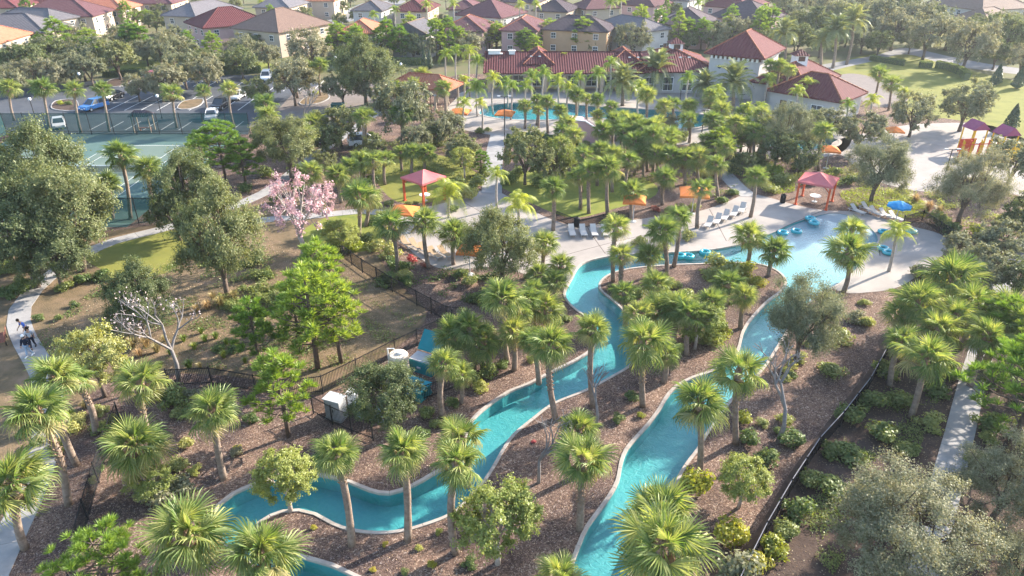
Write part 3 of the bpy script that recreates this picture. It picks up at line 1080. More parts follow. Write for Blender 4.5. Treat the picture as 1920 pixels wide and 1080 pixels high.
gpts = []
for i in range(60):
    for j in range(60):
        p = Vector((b0.x - 8 + i * .4, b0.y - 8 + j * .4, 0))
        if inside(p.x, p.y, RIVER):
            gpts.append(p)
fl = sheet('river_floor', RIVER, 0, M['plaster'], (), None, river_floor, gpts)
ca = fl.data.color_attributes.new('pale', 'FLOAT_COLOR', 'POINT')  # floor paled towards the beach, imitating thinner water above it
for i, v in enumerate(fl.data.vertices):
    t = min(1.0, beach_t(v.co.x, v.co.y) * 1.6)
    ca.data[i].color = (t, t, t, 1)
m_, n_, l_, o_ = new_mat('river_plaster')
pb = n_.new('ShaderNodeBsdfPrincipled')
pb.inputs['Roughness'].default_value = 0.6
an = n_.new('ShaderNodeAttribute')
an.attribute_name = 'pale'
gg = n_.new('ShaderNodeNewGeometry')
nn = n_.new('ShaderNodeTexNoise')
nn.inputs['Scale'].default_value = 1.9
nn.inputs['Detail'].default_value = 9
nn.inputs['Roughness'].default_value = 0.72
nn.inputs['Distortion'].default_value = 1.2
l_.new(gg.outputs['Position'], nn.inputs['Vector'])
r1 = n_.new('ShaderNodeMix')
r1.data_type = 'RGBA'
r1.inputs[6].default_value, r1.inputs[7].default_value = (0.008, 0.17, 0.20, 1), (0.07, 0.30, 0.285, 1)  # distorted light and dark mottling imitates light ripples on the plaster
l_.new(nn.outputs['Fac'], r1.inputs[0])
r2 = n_.new('ShaderNodeMix')
r2.data_type = 'RGBA'
r2.inputs[7].default_value = (0.20, 0.26, 0.29, 1)
l_.new(an.outputs['Fac'], r2.inputs[0])
l_.new(r1.outputs[2], r2.inputs[6])
l_.new(r2.outputs[2], pb.inputs['Base Color'])
fb = n_.new('ShaderNodeTexNoise')
fb.inputs['Scale'].default_value = 2.6
fb.inputs['Detail'].default_value = 3
fb.inputs['Distortion'].default_value = 1.5
l_.new(gg.outputs['Position'], fb.inputs['Vector'])
bf = n_.new('ShaderNodeBump')
bf.inputs['Strength'].default_value = 0.45
bf.inputs['Distance'].default_value = 0.10
l_.new(fb.outputs['Fac'], bf.inputs['Height'])
l_.new(bf.outputs[0], pb.inputs['Normal'])
l_.new(pb.outputs[0], o_.inputs[0])
fl.data.materials[0] = m_
M['river_plaster'] = m_
structure(fl, 'turquoise plaster floor of the winding river and beach entry', 'pool floor')
structure(sheet('river_water', RIVER, -0.10, M['water']), 'clear turquoise water of the winding river and beach entry', 'water')
wl = MB()
for i in range(len(RIVER)):
    a, b = RIVER[i], RIVER[(i + 1) % len(RIVER)]
    wl.add([(a.x, a.y, -1.02), (b.x, b.y, -1.02), (b.x, b.y, -.004), (a.x, a.y, -.004)], [(0, 1, 2, 3)])
structure(wl.build('river_wall', M['river_plaster']), 'turquoise side wall of the winding river', 'pool wall')


def coping(name, line, ring, label, w=0.18, closed=False, piece=1.35):
    """a run of kerb stones along the bank, each stone a piece of its own"""
    root = link(name, None, None, line[0])
    structure(root, label, 'coping')
    n = len(line)
    off = []
    for i in range(n):
        a = line[i - 1] if (i > 0 or closed) else line[0]
        b = line[(i + 1) % n] if (i < n - 1 or closed) else line[-1]
        d = (b - a).normalized()
        nr = Vector((d.y, -d.x, 0))
        m__ = line[i] + nr * 0.15
        if inside(m__.x, m__.y, ring):
            nr = -nr
        off.append(nr)
    k0 = 0
    rnd = random.Random(3)
    idx = list(range(n)) + ([0] if closed else [])
    while k0 < len(idx) - 1:
        k1, s = k0, 0.0
        while k1 < len(idx) - 1 and s < piece:
            s += (line[idx[k1 + 1]] - line[idx[k1]]).length
            k1 += 1
        mb = MB()
        o = line[idx[k0]]
        rows = []
        h = 0.055 + rnd.uniform(-.006, .006)
        for q in range(k0, k1 + 1):
            p, nr = line[idx[q]], off[idx[q]]
            d = Vector((0, 0, 0))
            if q == k0 or q == k1:
                t = (line[idx[min(q + 1, len(idx) - 1)]] - line[idx[max(q - 1, 0)]]).normalized()
                d = t * (.012 if q == k0 else -.012)
            a, b = p - nr * .03 + d - o, p + nr * w + d - o
            rows.append((a, b))
        vs, fs = [], []
        for a, b in rows:
            vs += [(a.x, a.y, -.12), (a.x, a.y, h - .02), (a.x + (b.x - a.x) * .08, a.y + (b.y - a.y) * .08, h), (b.x, b.y, h), (b.x, b.y, -.02)]
        for q in range(len(rows) - 1):
            for e in range(4):
                fs.append((q * 5 + e, q * 5 + e + 1, q * 5 + e + 6, q * 5 + e + 5))
        last = (len(rows) - 1) * 5
        fs += [(0, 1, 2, 3, 4), (last + 4, last + 3, last + 2, last + 1, last)]
        mb.add(vs, fs)
        mb.build('coping_stone', M['coping'], root, o - line[0])
        k0 = k1
    return root


M['coping'] = plain('coping_stone', (0.29, 0.255, 0.225), (0.40, 0.355, 0.315), 1.3, 0.8, 0.2, 14, detail=8, obvar=0.06)
coping('river_coping', w_line, RIVER, 'pale stone coping along the deck side bank of the river')
coping('river_coping', i_line, RIVER, 'pale stone coping round the river island')
coping('river_coping', e_line, RIVER, 'pale stone coping along the outer right bank of the river')
for nm, ring, lab in (('main_pool', MAIN_POOL, 'far main swimming pool before the clubhouse'), ('lagoon_pool', LAGOON, 'small lagoon pool by the clubhouse wing'), ('splash_pool', SLIDE_POOL, 'small splash pool by the pink slide wall')):
    structure(sheet(nm + '_floor', ring, -1.0, M['plaster']), 'turquoise floor of the ' + lab, 'pool floor')
    structure(sheet(nm + '_water', ring, -0.08, M['water']), 'clear water of the ' + lab, 'water')
    wl = MB()
    for i in range(len(ring)):
        a, b = ring[i], ring[(i + 1) % len(ring)]
        wl.add([(a.x, a.y, -1.01), (b.x, b.y, -1.01), (b.x, b.y, -.004), (a.x, a.y, -.004)], [(0, 1, 2, 3)])
    structure(wl.build(nm + '_wall', M['plaster']), 'tiled wall of the ' + lab, 'pool wall')
    coping(nm + '_coping', ring, ring, 'white coping round the ' + lab, 0.4, True, 3.0)

# ------------------------------------------------------------------ ground sheets
structure(sheet('ground', [(-620, -60), (620, -60), (620, 700), (-620, 700)], 0, M['mulch'], HOLES), 'reddish brown bark mulch ground with pale chips', 'ground')
structure(sheet('suburb_ground', [(-610, 128), (-610, 690), (610, 690), (610, 128), (110, 112), (60, 146), (-10, 148), (-40, 112), (-80, 108)], .004, M['farland'], HOLES), 'patchy green ground among the far houses', 'ground')
structure(sheet('pine_straw_slope', smooth_line(px([(-60, 520), (60, 470), (170, 440), (330, 415), (470, 385), (560, 372), (660, 410), (735, 520), (800, 590), (720, 668), (600, 740), (480, 712), (330, 700), (200, 720), (110, 800), (60, 900), (-40, 960), (-120, 800)]), 1.2, True), .004, M['straw'], HOLES), 'tan pine straw slope between footpath and black fence', 'ground')
structure(sheet('lawn', smooth_line(px([(160, 486), (200, 452), (300, 434), (352, 436), (360, 470), (310, 512), (240, 520)]), 1.2, True), .008, M['dry_lawn']), 'yellowing lawn beside the left footpath', 'lawn')
structure(sheet('lawn', smooth_line(px([(880, 330), (1000, 320), (1200, 335), (1230, 365), (1150, 392), (1085, 408), (1040, 400), (985, 375), (940, 352)]), 1.2, True), .004, M['lawn']), 'striped green lawn under palms behind the deck', 'lawn')
structure(sheet('lawn', smooth_line(px([(560, 440), (620, 405), (690, 400), (720, 430), (690, 470), (600, 470)]), 1.2, True), .008, M['lawn']), 'bright grass patch beside the pink flowering tree', 'lawn')
structure(sheet('lawn', smooth_line(px([(700, 300), (820, 290), (900, 330), (880, 360), (800, 380), (730, 370)]), 1.2, True), .004, M['dry_lawn']), 'dry grass around the left rose gazebo', 'lawn')
structure(sheet('lawn', smooth_line(px([(1530, 132), (1600, 108), (1690, 96), (1760, 112), (1850, 140), (1960, 170), (2000, 260), (1900, 262), (1800, 226), (1690, 212), (1640, 170), (1580, 150)]), 2, True), .008, M['dry_lawn']), 'sunny lawn with hedges at upper right', 'lawn')
structure(sheet('lawn', smooth_line(px([(215, 138), (230, 118), (330, 112), (500, 118), (500, 136), (330, 136)]), 2, True), .008, M['lawn']), 'narrow lawn behind the car park hedge', 'lawn')
structure(sheet('ground_bed', smooth_line(px([(1380, 1180), (1440, 960), (1530, 820), (1640, 680), (1680, 620), (1990, 640), (2150, 900), (2150, 1180)]), 1.2, True), .004, M['soil']), 'dark ground with shade in its colour beyond the right-hand fence', 'ground')  # dark sheet over the mulch carries the thicket's shade in its colour
structure(sheet('sand', smooth_line(px([(1560, 268), (1640, 246), (1730, 232), (1860, 236), (1960, 290), (1960, 372), (1850, 352), (1740, 360), (1640, 338), (1590, 300)]), 1.5, True), .008, M['sand']), 'pale sand around the playground', 'sand')
structure(sheet('pool_deck', smooth_line(px([(830, 226), (850, 190), (905, 166), (1200, 160), (1480, 160), (1580, 205), (1600, 250), (1560, 292), (1400, 296), (1300, 272), (1190, 276), (1060, 268), (950, 256), (880, 246)]), 1.5, True), .008, M['deck'], HOLES), 'pale concrete deck round the main pool', 'deck')
structure(sheet('sun_deck', smooth_line(px([(735, 396), (800, 388), (870, 370), (908, 356), (940, 362), (1000, 396), (1050, 417), (1085, 424), (1130, 418), (1190, 412), (1250, 404), (1310, 396), (1360, 380), (1400, 364), (1440, 370), (1490, 384), (1545, 394), (1610, 398), (1690, 420), (1765, 440), (1775, 468), (1745, 497), (1690, 536), (1630, 548), (1570, 545), (1500, 500), (1440, 470), (1330, 482), (1180, 484), (1096, 510), (1066, 548), (1030, 512), (985, 514), (930, 500), (870, 505), (820, 502), (770, 470), (745, 430)]), .8, True), .012, M['deck'], HOLES), 'wide pale concrete sun deck by the river', 'deck')
jt = structure(link('deck_joint', None, None, (0, 0, 0)), 'thin dark joints and drain line across the sun deck', 'joint')
for ln in ([(1448, 437), (1490, 417), (1548, 393)], [(985, 500), (1090, 470), (1190, 445), (1300, 424), (1400, 398)], [(860, 374), (905, 400), (960, 440), (1010, 480)], [(1100, 424), (1115, 448), (1135, 476)], [(1330, 392), (1345, 420), (1362, 452)], [(1600, 402), (1640, 440), (1650, 480)], [(760, 400), (800, 430), (850, 470)]):
    L_ = smooth_line(px(ln), 1.0)
    for a_, b_ in zip(L_[:-1], L_[1:]):
        d_ = (b_ - a_).normalized()
        n2_ = Vector((-d_.y, d_.x, 0)) * .03
        if not inside(a_.x, a_.y, RIVER) and not inside(b_.x, b_.y, RIVER):
            sheet('joint_strip', [a_ - n2_, b_ - n2_, b_ + n2_, a_ + n2_], .016, M['soil'], (), jt)
structure(sheet('car_park', [at(-120, 252), at(465, 252), at(470, 232), at(540, 200), at(620, 165), at(560, 142), at(280, 139), at(190, 150), at(-60, 178)], .008, M['asphalt']), 'dark asphalt car park with white bays', 'car park')
structure(sheet('entrance_drive', smooth_line(px([(468, 236), (520, 205), (560, 172), (650, 150), (740, 158), (800, 178), (760, 205), (690, 222), (620, 234), (540, 240)]), 1.5, True), .012, M['pavers']), 'brown paved entrance drive loop', 'drive')
structure(sheet('road', smooth_line(px([(1480, 134), (1560, 118), (1640, 104), (1700, 90), (1790, 108), (1880, 124), (2000, 138), (2000, 148), (1880, 136), (1780, 122), (1700, 102), (1640, 114), (1570, 130), (1500, 148)]), 2, True), .012, M['road']), 'pale road curving behind the upper right lawn', 'road')
structure(sheet('road', smooth_line(px([(540, 44), (600, 30), (650, 18), (690, 4), (760, 2), (700, 26), (650, 42), (590, 52)]), 2, True), .012, M['road']), 'pale street between the far houses', 'road')
structure(sheet('courtyard', smooth_line(px([(1560, 150), (1600, 138), (1690, 160), (1700, 190), (1640, 200), (1590, 170)]), 1.5, True), .012, M['pavers']), 'brown paved court beside the clubhouse wing', 'pavement')


def footpath(name, label, pts, width, piece=1.6):
    root = structure(link(name, None, None, at(*pts[0])), label, 'footpath')
    line = smooth_line(px(pts), piece)
    o0 = line[0]
    for i in range(len(line) - 1):
        a, b = line[i], line[i + 1]
        ta = (line[min(i + 1, len(line) - 1)] - line[max(i - 1, 0)]).normalized()
        tb = (line[min(i + 2, len(line) - 1)] - line[i]).normalized()
        na, nb = Vector((-ta.y, ta.x, 0)) * width / 2, Vector((-tb.y, tb.x, 0)) * width / 2
        a2, b2 = a + ta * .012, b - tb * .012
        poly = [a2 - na - a, b2 - nb - a, b2 + nb - a, a2 + na - a]
        MB().prism([(p.x, p.y) for p in poly], -.02, .034).build('slab', M['walk'], root, a - o0)
    return root


footpath('footpath', 'curving concrete footpath where three people walk', [(-30, 1110), (12, 1020), (48, 945), (74, 880), (86, 825), (92, 770), (88, 720), (70, 677), (48, 640), (35, 605), (38, 578), (62, 545), (110, 505), (160, 476), (215, 452), (300, 431), (370, 409), (440, 386), (495, 362), (530, 340)], 1.65)
footpath('footpath', 'narrow concrete path winding towards the entrance drive', [(530, 338), (565, 310), (600, 285), (640, 258), (680, 230), (712, 208)], 1.6)
footpath('footpath', 'pale path leading left from the sun deck', [(735, 402), (680, 396), (600, 404), (520, 410), (450, 418)], 1.5)
footpath('footpath', 'straight path from sun deck to main pool', [(922, 362), (924, 320), (928, 285), (935, 252)], 2.4)
footpath('footpath', 'narrow path climbing behind the river beach', [(1405, 368), (1380, 348), (1365, 332), (1350, 318)], 2.0)
footpath('footpath', 'shaded path beyond the right-hand fence', [(1722, 1090), (1748, 1000), (1775, 905), (1800, 810), (1822, 720), (1842, 650), (1860, 580), (1890, 510), (1925, 450)], 1.6)

# court
court = structure(link('tennis_court', None, None, (-51.3, 85.6, 0)), 'green tennis court surface with white lines', 'tennis court')
sheet('surround', [(-21.6, -17.5), (11.0, -17.5), (11.0, 18.0), (-21.6, 18.0)], .008, M['court_out'], (), court)
for k, cx in enumerate((0.0, -14.6)):
    q = sheet('playing_area', [(cx - 5.5, -11.9), (cx + 5.5, -11.9), (cx + 5.5, 11.9), (cx - 5.5, 11.9)], .012, M['court_in'], (), court)
    lines = [(-5.5, 5.5, 11.84, 11.94), (-5.5, 5.5, -11.94, -11.84), (-4.12, 4.12, 6.36, 6.42), (-4.12, 4.12, -6.42, -6.36), (-.03, .03, -6.36, 6.36)]
    lines += [(x - .03, x + .03, -11.84, 11.84) for x in (-5.47, -4.15, 4.15, 5.47)]
    for j, (x0, x1, y0, y1) in enumerate(lines):
        sheet('court_line', [(cx + x0, y0), (cx + x1, y0), (cx + x1, y1), (cx + x0, y1)], .016 + .001 * (j > 4), M['paint'], (), court)
    net = thing('tennis_net', 'dark tennis net with white tape across the ' + ('near right court' if k == 0 else 'shaded left court'), 'net', (-51.3 + cx, 85.6, 0))
    MB().add([(-6.3, 0, .05), (6.3, 0, .05), (6.3, 0, .98), (0, 0, .9), (-6.3, 0, .98)], [(0, 1, 2, 3, 4)]).build('mesh', M['wire'], net)
    MB().box(-6.3, 6.3, -.02, .02, .9, 1.0).build('tape', M['white'], net)
    for sx in (-6.4, 6.4):
        MB().tube([(sx, 0, 0), (sx, 0, 1.1)], .05, 8).build('post', M['black'], net)

# painted bays
bays = structure(link('bay_markings', None, None, (-60, 118, 0)), 'white painted parking bay lines', 'markings')


def stripe(x0, y0, x1, y1, w=.12):
    d = Vector((x1 - x0, y1 - y0, 0)).normalized()
    nr = Vector((-d.y, d.x, 0)) * w / 2
    a, b = Vector((x0 + 60, y0 - 118, 0)), Vector((x1 + 60, y1 - 118, 0))
    sheet('bay_line', [a - nr, b - nr, b + nr, a + nr], .014, M['paint'], (), bays)


for i in range(11):
    stripe(-70 + i * 2.7, 117.6, -70 + i * 2.7, 128.2)
stripe(-70, 122.9, -43, 122.9)
for i in range(10):
    stripe(-74 + i * 2.7, 136, -74 + i * 2.7, 141.2)
for i in range(5):
    stripe(-45 + i * 2.7, 132, -45 + i * 2.7, 142)
for i in range(9):
    stripe(-64 + i * 2.7, 105.5, -64 + i * 2.7, 110.5)


def island(label, pts, mat):
    root = structure(link('kerbed_island', None, None, at(*pts[0])), label, 'island')
    ring = smooth_line([p - at(*pts[0]) for p in px(pts)], .8, True)
    c = sum(ring, Vector((0, 0, 0))) / len(ring)
    inner = [c + (p - c) * .93 for p in ring]
    sheet('bed', inner, .10, mat, (), root)
    mb = MB()
    n = len(ring)
    vs, fs = [], []
    for p, q in zip(ring, inner):
        vs += [(p.x, p.y, 0), (p.x, p.y, .14), (q.x, q.y, .14), (q.x, q.y, .05)]
    for i in range(n):
        j = (i + 1) % n
        for e in range(3):
            fs.append((i * 4 + e, i * 4 + e + 1, j * 4 + e + 1, j * 4 + e))
    mb.add(vs, fs).build('kerb', M['walk'], root)


island('kerbed planting island beside the blue car', [(98, 205), (104, 190), (140, 187), (148, 200), (140, 209)], M['soil'])
island('kerbed tan island among the parked cars', [(332, 204), (345, 190), (380, 186), (376, 198), (352, 206)], M['straw'])
island('kerbed island with tall palm on the entrance drive', [(560, 194), (585, 176), (612, 174), (618, 184), (600, 194), (575, 198)], M['straw'])
island('kerbed mulch island at the end of the far bays', [(195, 158), (215, 148), (245, 148), (240, 158), (215, 164)], M['soil'])

# ------------------------------------------------------------------ fences
def fence(name, label, pts, h, style, span=2.4, zrail=(0.15, 0.95)):
    P = px(pts)
    line = []
    for a, b in zip(P[:-1], P[1:]):
        k = max(1, round((b - a).length / span))
        line += [a.lerp(b, j / k) for j in range(k)]
    line.append(P[-1])
    root = thing(name, label, 'fence', line[0])
    o = line[0]
    post = MB().box(-.035, .035, -.035, .035, 0, h + .06).mesh('post', M['black'])
    pk = MB()
    for i, p in enumerate(line):
        link('post', post, root, p - o)
        if i == len(line) - 1:
            break
        q = line[i + 1]
        d = (q - p)
        ln = d.length
        a = math.atan2(d.y, d.x)
        for zr in zrail:
            MB().box(.036, ln - .036, -.02, .02, h * zr - .02, h * zr + .025).build('rail', M['galv'] if (style == 'mesh_light' and zr > .5) else M['black'], root, p - o, (0, 0, a))
        if style == 'picket':
            k = int(ln / .115)
            for j in range(1, k):
                c = p - o + d * (j / k)
                s = .016
                pk.add([(c.x - s, c.y, .06), (c.x + s, c.y, .06), (c.x + s, c.y, h), (c.x - s, c.y, h), (c.x, c.y - s, .06), (c.x, c.y + s, .06), (c.x, c.y + s, h), (c.x, c.y - s, h)], [(0, 1, 2, 3), (4, 5, 6, 7)])
        else:
            mt = {'mesh': M['wire'], 'mesh_light': M['black_mesh'], 'screen': M['screen']}[style]
            MB().add([(.04, 0, .05), (ln - .04, 0, .05), (ln - .04, 0, h - .02), (.04, 0, h - .02)], [(0, 1, 2, 3)]).build('mesh_panel' if style != 'screen' else 'wind_screen', mt, root, p - o, (0, 0, a))
    if style == 'picket':
        q = pk.build('pickets', M['black'], root)
        q['kind'] = 'stuff'
    return root


fence('picket_fence', 'black picket fence running from pale blossom tree past the pump yard', [(318, 726), (398, 722), (480, 736), (545, 746), (606, 738), (670, 706), (742, 668), (822, 630), (848, 612)], 1.5, 'picket')
fence('picket_fence', 'black picket fence descending beside red-leaved shrub', [(622, 470), (680, 512), (736, 548), (782, 574), (838, 604), (872, 606)], 1.5, 'picket')
fence('picket_fence', 'short black picket fence in front of the grey cabinet', [(588, 776), (624, 796), (660, 812), (700, 826)], 1.5, 'picket')
fence('picket_fence', 'black picket fence below the teal pump covers', [(790, 752), (830, 738), (868, 722), (905, 698)], 1.2, 'picket')
fence('mesh_fence', 'dark mesh fence crossing the mulch at lower left', [(226, 790), (204, 846), (186, 905), (166, 975), (150, 1040), (142, 1110)], 1.5, 'mesh')
fence('mesh_fence', 'long black mesh fence with pale top rail at right', [(1668, 655), (1625, 735), (1575, 800), (1530, 850), (1478, 930), (1432, 1010), (1395, 1085), (1370, 1140)], 1.25, 'mesh_light', zrail=(.97,))
fence('mesh_fence', 'low black mesh fence at the far corner of the beach pool', [(1692, 424), (1728, 414), (1760, 436), (1800, 462), (1860, 480), (1925, 492)], 1.2, 'mesh')
fence('mesh_fence', 'low black mesh fence behind the four grey loungers', [(1040, 412), (1085, 430), (1130, 420), (1185, 408)], 1.1, 'mesh')
fence('court_fence', 'tall green screened fence along the far side of the tennis court', [(14, 252), (130, 252), (300, 252), (470, 252)], 3.2, 'screen', 3.6)
fence('court_fence', 'tall green screened fence along the left side of the tennis court', [(14, 252), (-60, 290)], 3.2, 'screen', 3.6)
fence('court_fence', 'tall dark screened fence along the near side of the tennis court', [(120, 420), (200, 420), (322, 420)], 3.0, 'screen', 3.0)

# ------------------------------------------------------------------ buildings
WIN_F = MB().box(-.75, .75, -.07, .03, -.75, .75).mesh('window', M['white'])
WIN_P = [MB().box(-.65, -.03, -.085, -.075, .04, .65).box(.03, .65, -.085, -.075, .04, .65).box(-.65, -.03, -.085, -.075, -.65, -.04).box(.03, .65, -.085, -.075, -.65, -.04).mesh('pane', M['glass'])]
DOOR = MB().box(-.55, .55, -.06, .02, 0, 2.2).mesh('door', M['trimbrown'])
KNOB = MB().box(.35, .42, -.12, -.06, 1.0, 1.15).mesh('handle', M['grey'])


def window(parent, x, y, z, rz, sx=1.0, sz=1.0):
    w = link('window', WIN_F, parent, (x, y, z), (0, 0, rz), (sx, 1, sz))
    link('pane', WIN_P[0], w)
    return w


def hip(parent, w, d, eave, rise, mat, over=.55, loc=(0, 0, 0), name='roof', gable=False, trim=None):
    """hip roof on a w x d box whose corner is loc; ridge along the longer side"""
    x0, x1, y0, y1 = -over, w + over, -over, d + over
    if w >= d:
        k = (d / 2 + over) * (0.02 if gable else .98)
        ra, rb = (x0 + k, d / 2), (x1 - k, d / 2)
    else:
        k = (w / 2 + over) * (0.02 if gable else .98)
        ra, rb = (w / 2, y0 + k), (w / 2, y1 - k)
    zt = eave + rise
    V = [(x0, y0, eave), (x1, y0, eave), (x1, y1, eave), (x0, y1, eave), (ra[0], ra[1], zt), (rb[0], rb[1], zt),
         (x0, y0, eave - .22), (x1, y0, eave - .22), (x1, y1, eave - .22), (x0, y1, eave - .22)]
    if w >= d:
        F = [(0, 1, 5, 4), (1, 2, 5), (2, 3, 4, 5), (3, 0, 4)]
    else:
        F = [(0, 1, 4), (1, 2, 5, 4), (2, 3, 5), (3, 0, 4, 5)]
    F += [(6, 7, 1, 0), (7, 8, 2, 1), (8, 9, 3, 2), (9, 6, 0, 3), (9, 8, 7, 6)]
    ro = MB().add(V, F).build(name, mat, parent, loc)
    rc = MB()
    for a, b in ((0, 4), (3, 4) if w >= d else (1, 4), (1, 5) if w >= d else (2, 5), (2, 5) if w >= d else (3, 5), (4, 5)):
        pa, pb_ = Vector(V[a]) + Vector((0, 0, .03)), Vector(V[b]) + Vector((0, 0, .03))
        if (pb_ - pa).length > .1:
            rc.tube([pa, pb_], .12, 5)
    rc.build('ridge_cap', trim or mat, ro)
    return ro


def frame3(L, F, Rr, eave):
    f, r, l = at(F[0], F[1], eave), at(Rr[0], Rr[1], eave), at(L[0], L[1], eave)
    ex = (r - f)
    w = ex.length
    ex.normalize()
    ey = Vector((-ex.y, ex.x, 0))
    d = (l - f).dot(ey)
    return f, math.atan2(ex.y, ex.x), w, d


CLAMP = []
HOUSES = []


def house(label, L, F, Rr, eave, roof, wall, trim=None, rise=None, gable=False, cat='house', lim=(8, 19)):
    f, rz, w, d = frame3(L, F, Rr, eave)
    HOUSES.append((f, rz, max(lim[0], min(lim[1], w)), max(lim[0], min(lim[1], d))))
    CLAMP.append((label, round(w, 1), round(d, 1), round(math.degrees(rz))))
    w, d = max(lim[0], min(lim[1], w)), max(lim[0], min(lim[1], d))
    h = thing('house', label, cat, (f.x, f.y, 0), rz, 'far suburban houses')
    MB().box(0, w, 0, d, 0, eave - .2).build('wall', M[wall], h)
    hip(h, w, d, eave, rise or min(w, d) * .27, M[roof], .55, trim=M[trim] if trim else None, gable=gable)
    rows = (1.4, 4.1) if eave > 4.6 else (1.5,)
    for z in rows:
        k = max(2, int(w / 4.2))
        for i in range(k):
            window(h, w * (i + .5) / k, 0, z, 0, .8, .85)
        k = max(2, int(d / 4.2))
        for i in range(k):
            window(h, 0, d * (i + .5) / k, z, -PI / 2, .8, .85)
    dr = link('door', DOOR, h, (w * .5 + 1.4 if w > 9 else w * .9, 0, 0))
    link('handle', KNOB, dr)
    return h


for row in (
    ('orange-roofed cream house cut by the left edge', (-75, 62), (-6, 80), (55, 62), 5.4, 'tile_terra', 'cream'),
    ('grey-roofed cream house behind the orange-roofed one', (0, 45), (82, 60), (128, 46), 5.4, 'tile_grey', 'cream'),
    ('second grey-roofed cream house in the left row', (48, 26), (94, 39), (145, 31), 5.4, 'tile_grey', 'cream'),
    ('red-brown roofed cream house in the left row', (85, 17), (172, 30), (210, 18), 5.4, 'tile_brown', 'cream'),
    ('farthest brown-roofed house of the left row', (165, 3), (228, 17), (262, 9), 5.4, 'tile_terra', 'cream'),
    ('cream house with red roof in the top left corner', (-30, 14), (30, 14), (68, 4), 5.4, 'tile_red', 'cream'),
    ('rose stucco house with red hipped roof above the car park', (352, 41), (383, 52), (505, 41), 5.4, 'tile_red', 'pinkwall'),
    ('grey-roofed house behind the rose stucco house', (325, 25), (366, 31), (470, 12), 5.4, 'tile_grey', 'cream'),
    ('tan-roofed cream house with long sunlit side wall', (498, 42), (522, 60), (617, 43), 5.6, 'tile_tan', 'cream'),
    ('white house with red-orange roof right of the tan-roofed house', (655, 50), (702, 62), (722, 48), 5.4, 'tile_terra', 'whitewall'),
    ('bluish white house with grey gabled roof', (737, 60), (798, 64), (826, 54), 5.4, 'tile_grey', 'whitewall', 'tile_tan', None, True),
    ('house with brown hipped roof above the two cypresses', (840, 50), (905, 58), (924, 44), 5.4, 'tile_brown', 'pinkwall', 'tile_terra'),
    ('house with brown roof behind the left clubhouse end', (955, 52), (1005, 58), (1022, 42), 5.4, 'tile_brown', 'pinkwall', 'tile_terra'),
    ('dark-roofed house with gold side wall', (1042, 40), (1138, 59), (1150, 48), 5.4, 'tile_dark', 'goldwall', 'tile_tan'),
    ('white-fronted house with grey hipped roof', (1142, 42), (1207, 59), (1250, 54), 5.4, 'tile_grey', 'whitewall'),
    ('salmon house with dark roof behind the clubhouse cupola', (1242, 40), (1328, 49), (1340, 34), 5.4, 'tile_dark', 'pinkwall'),
    ('salmon house with dark roof behind the clubhouse tower', (1340, 28), (1435, 39), (1470, 28), 5.4, 'tile_dark', 'pinkwall'),
    ('pale blue-white house on the far street corner', (690, 12), (714, 20), (737, 11), 5.4, 'tile_grey', 'whitewall', 'tile_tan'),
    ('red-roofed house behind the bluish white gabled house', (752, 14), (800, 21), (822, 9), 5.4, 'tile_red', 'tanwall'),
    ('maroon-roofed house in the far middle row', (856, 10), (893, 18), (908, 9), 5.4, 'tile_brown', 'cream'),
    ('brown-roofed white house in the far middle row', (905, 17), (938, 33), (985, 22), 5.4, 'tile_brown', 'whitewall'),
    ('dark-roofed house right of the brown-roofed white house', (1030, 8), (1062, 22), (1082, 13), 5.4, 'tile_dark', 'cream'),
    ('square cream house with brown roof behind the bright pines', (1078, 10), (1100, 17), (1162, 14), 5.4, 'tile_brown', 'cream'),
    ('rose house half hidden by palm trunks at top', (1180, 5), (1225, 12), (1258, 4), 5.4, 'tile_brown', 'pinkwall'),
    ('red-roofed house at the top above the tower', (1325, 9), (1400, 16), (1440, 5), 5.4, 'tile_red', 'pinkwall'),
    ('small red-roofed house right of the tower top', (1440, 24), (1463, 34), (1482, 26), 4.2, 'tile_red', 'tanwall'),
    ('large pale house with grey-tan roof in the top right corner', (1735, 1), (1842, 19), (1935, 14), 5.4, 'tile_tan', 'whitewall'),
    ('grey-roofed cream house at the top between oaks and street', (505, 6), (540, 14), (575, 4), 5.4, 'tile_grey', 'cream'),
    ('brown-roofed house cut by the top edge above the rose house', (270, -4), (320, 6), (352, -3), 5.4, 'tile_brown', 'tanwall'),
    ('red-roofed house cut by the top edge above the left row', (110, -8), (150, 2), (190, -8), 5.4, 'tile_red', 'cream'),
    ('terracotta-roofed house cut by the top edge near the middle', (590, -8), (625, 1), (650, -9), 5.4, 'tile_terra', 'cream'),
    ('dark-roofed house cut by the top edge right of the middle', (965, -6), (1005, 5), (1030, -5), 5.4, 'tile_dark', 'tanwall'),
    ('grey-roofed house cut by the top edge above the salmon houses', (1255, -8), (1290, 1), (1318, -9), 5.4, 'tile_grey', 'whitewall'),
    ('low grey-tan roofed annex below the top right house', (1768, 38), (1856, 49), (1925, 40), 3.2, 'tile_tan', 'cream'),
):
    house(*row)

# clubhouse: one building of several blocks
cb = thing('clubhouse', 'sprawling white clubhouse with red tiled roofs, cupolas and square tower', 'clubhouse', (0, 134, 0))


def cl(x, y, z=0.0):
    return (x, y - 134, z)


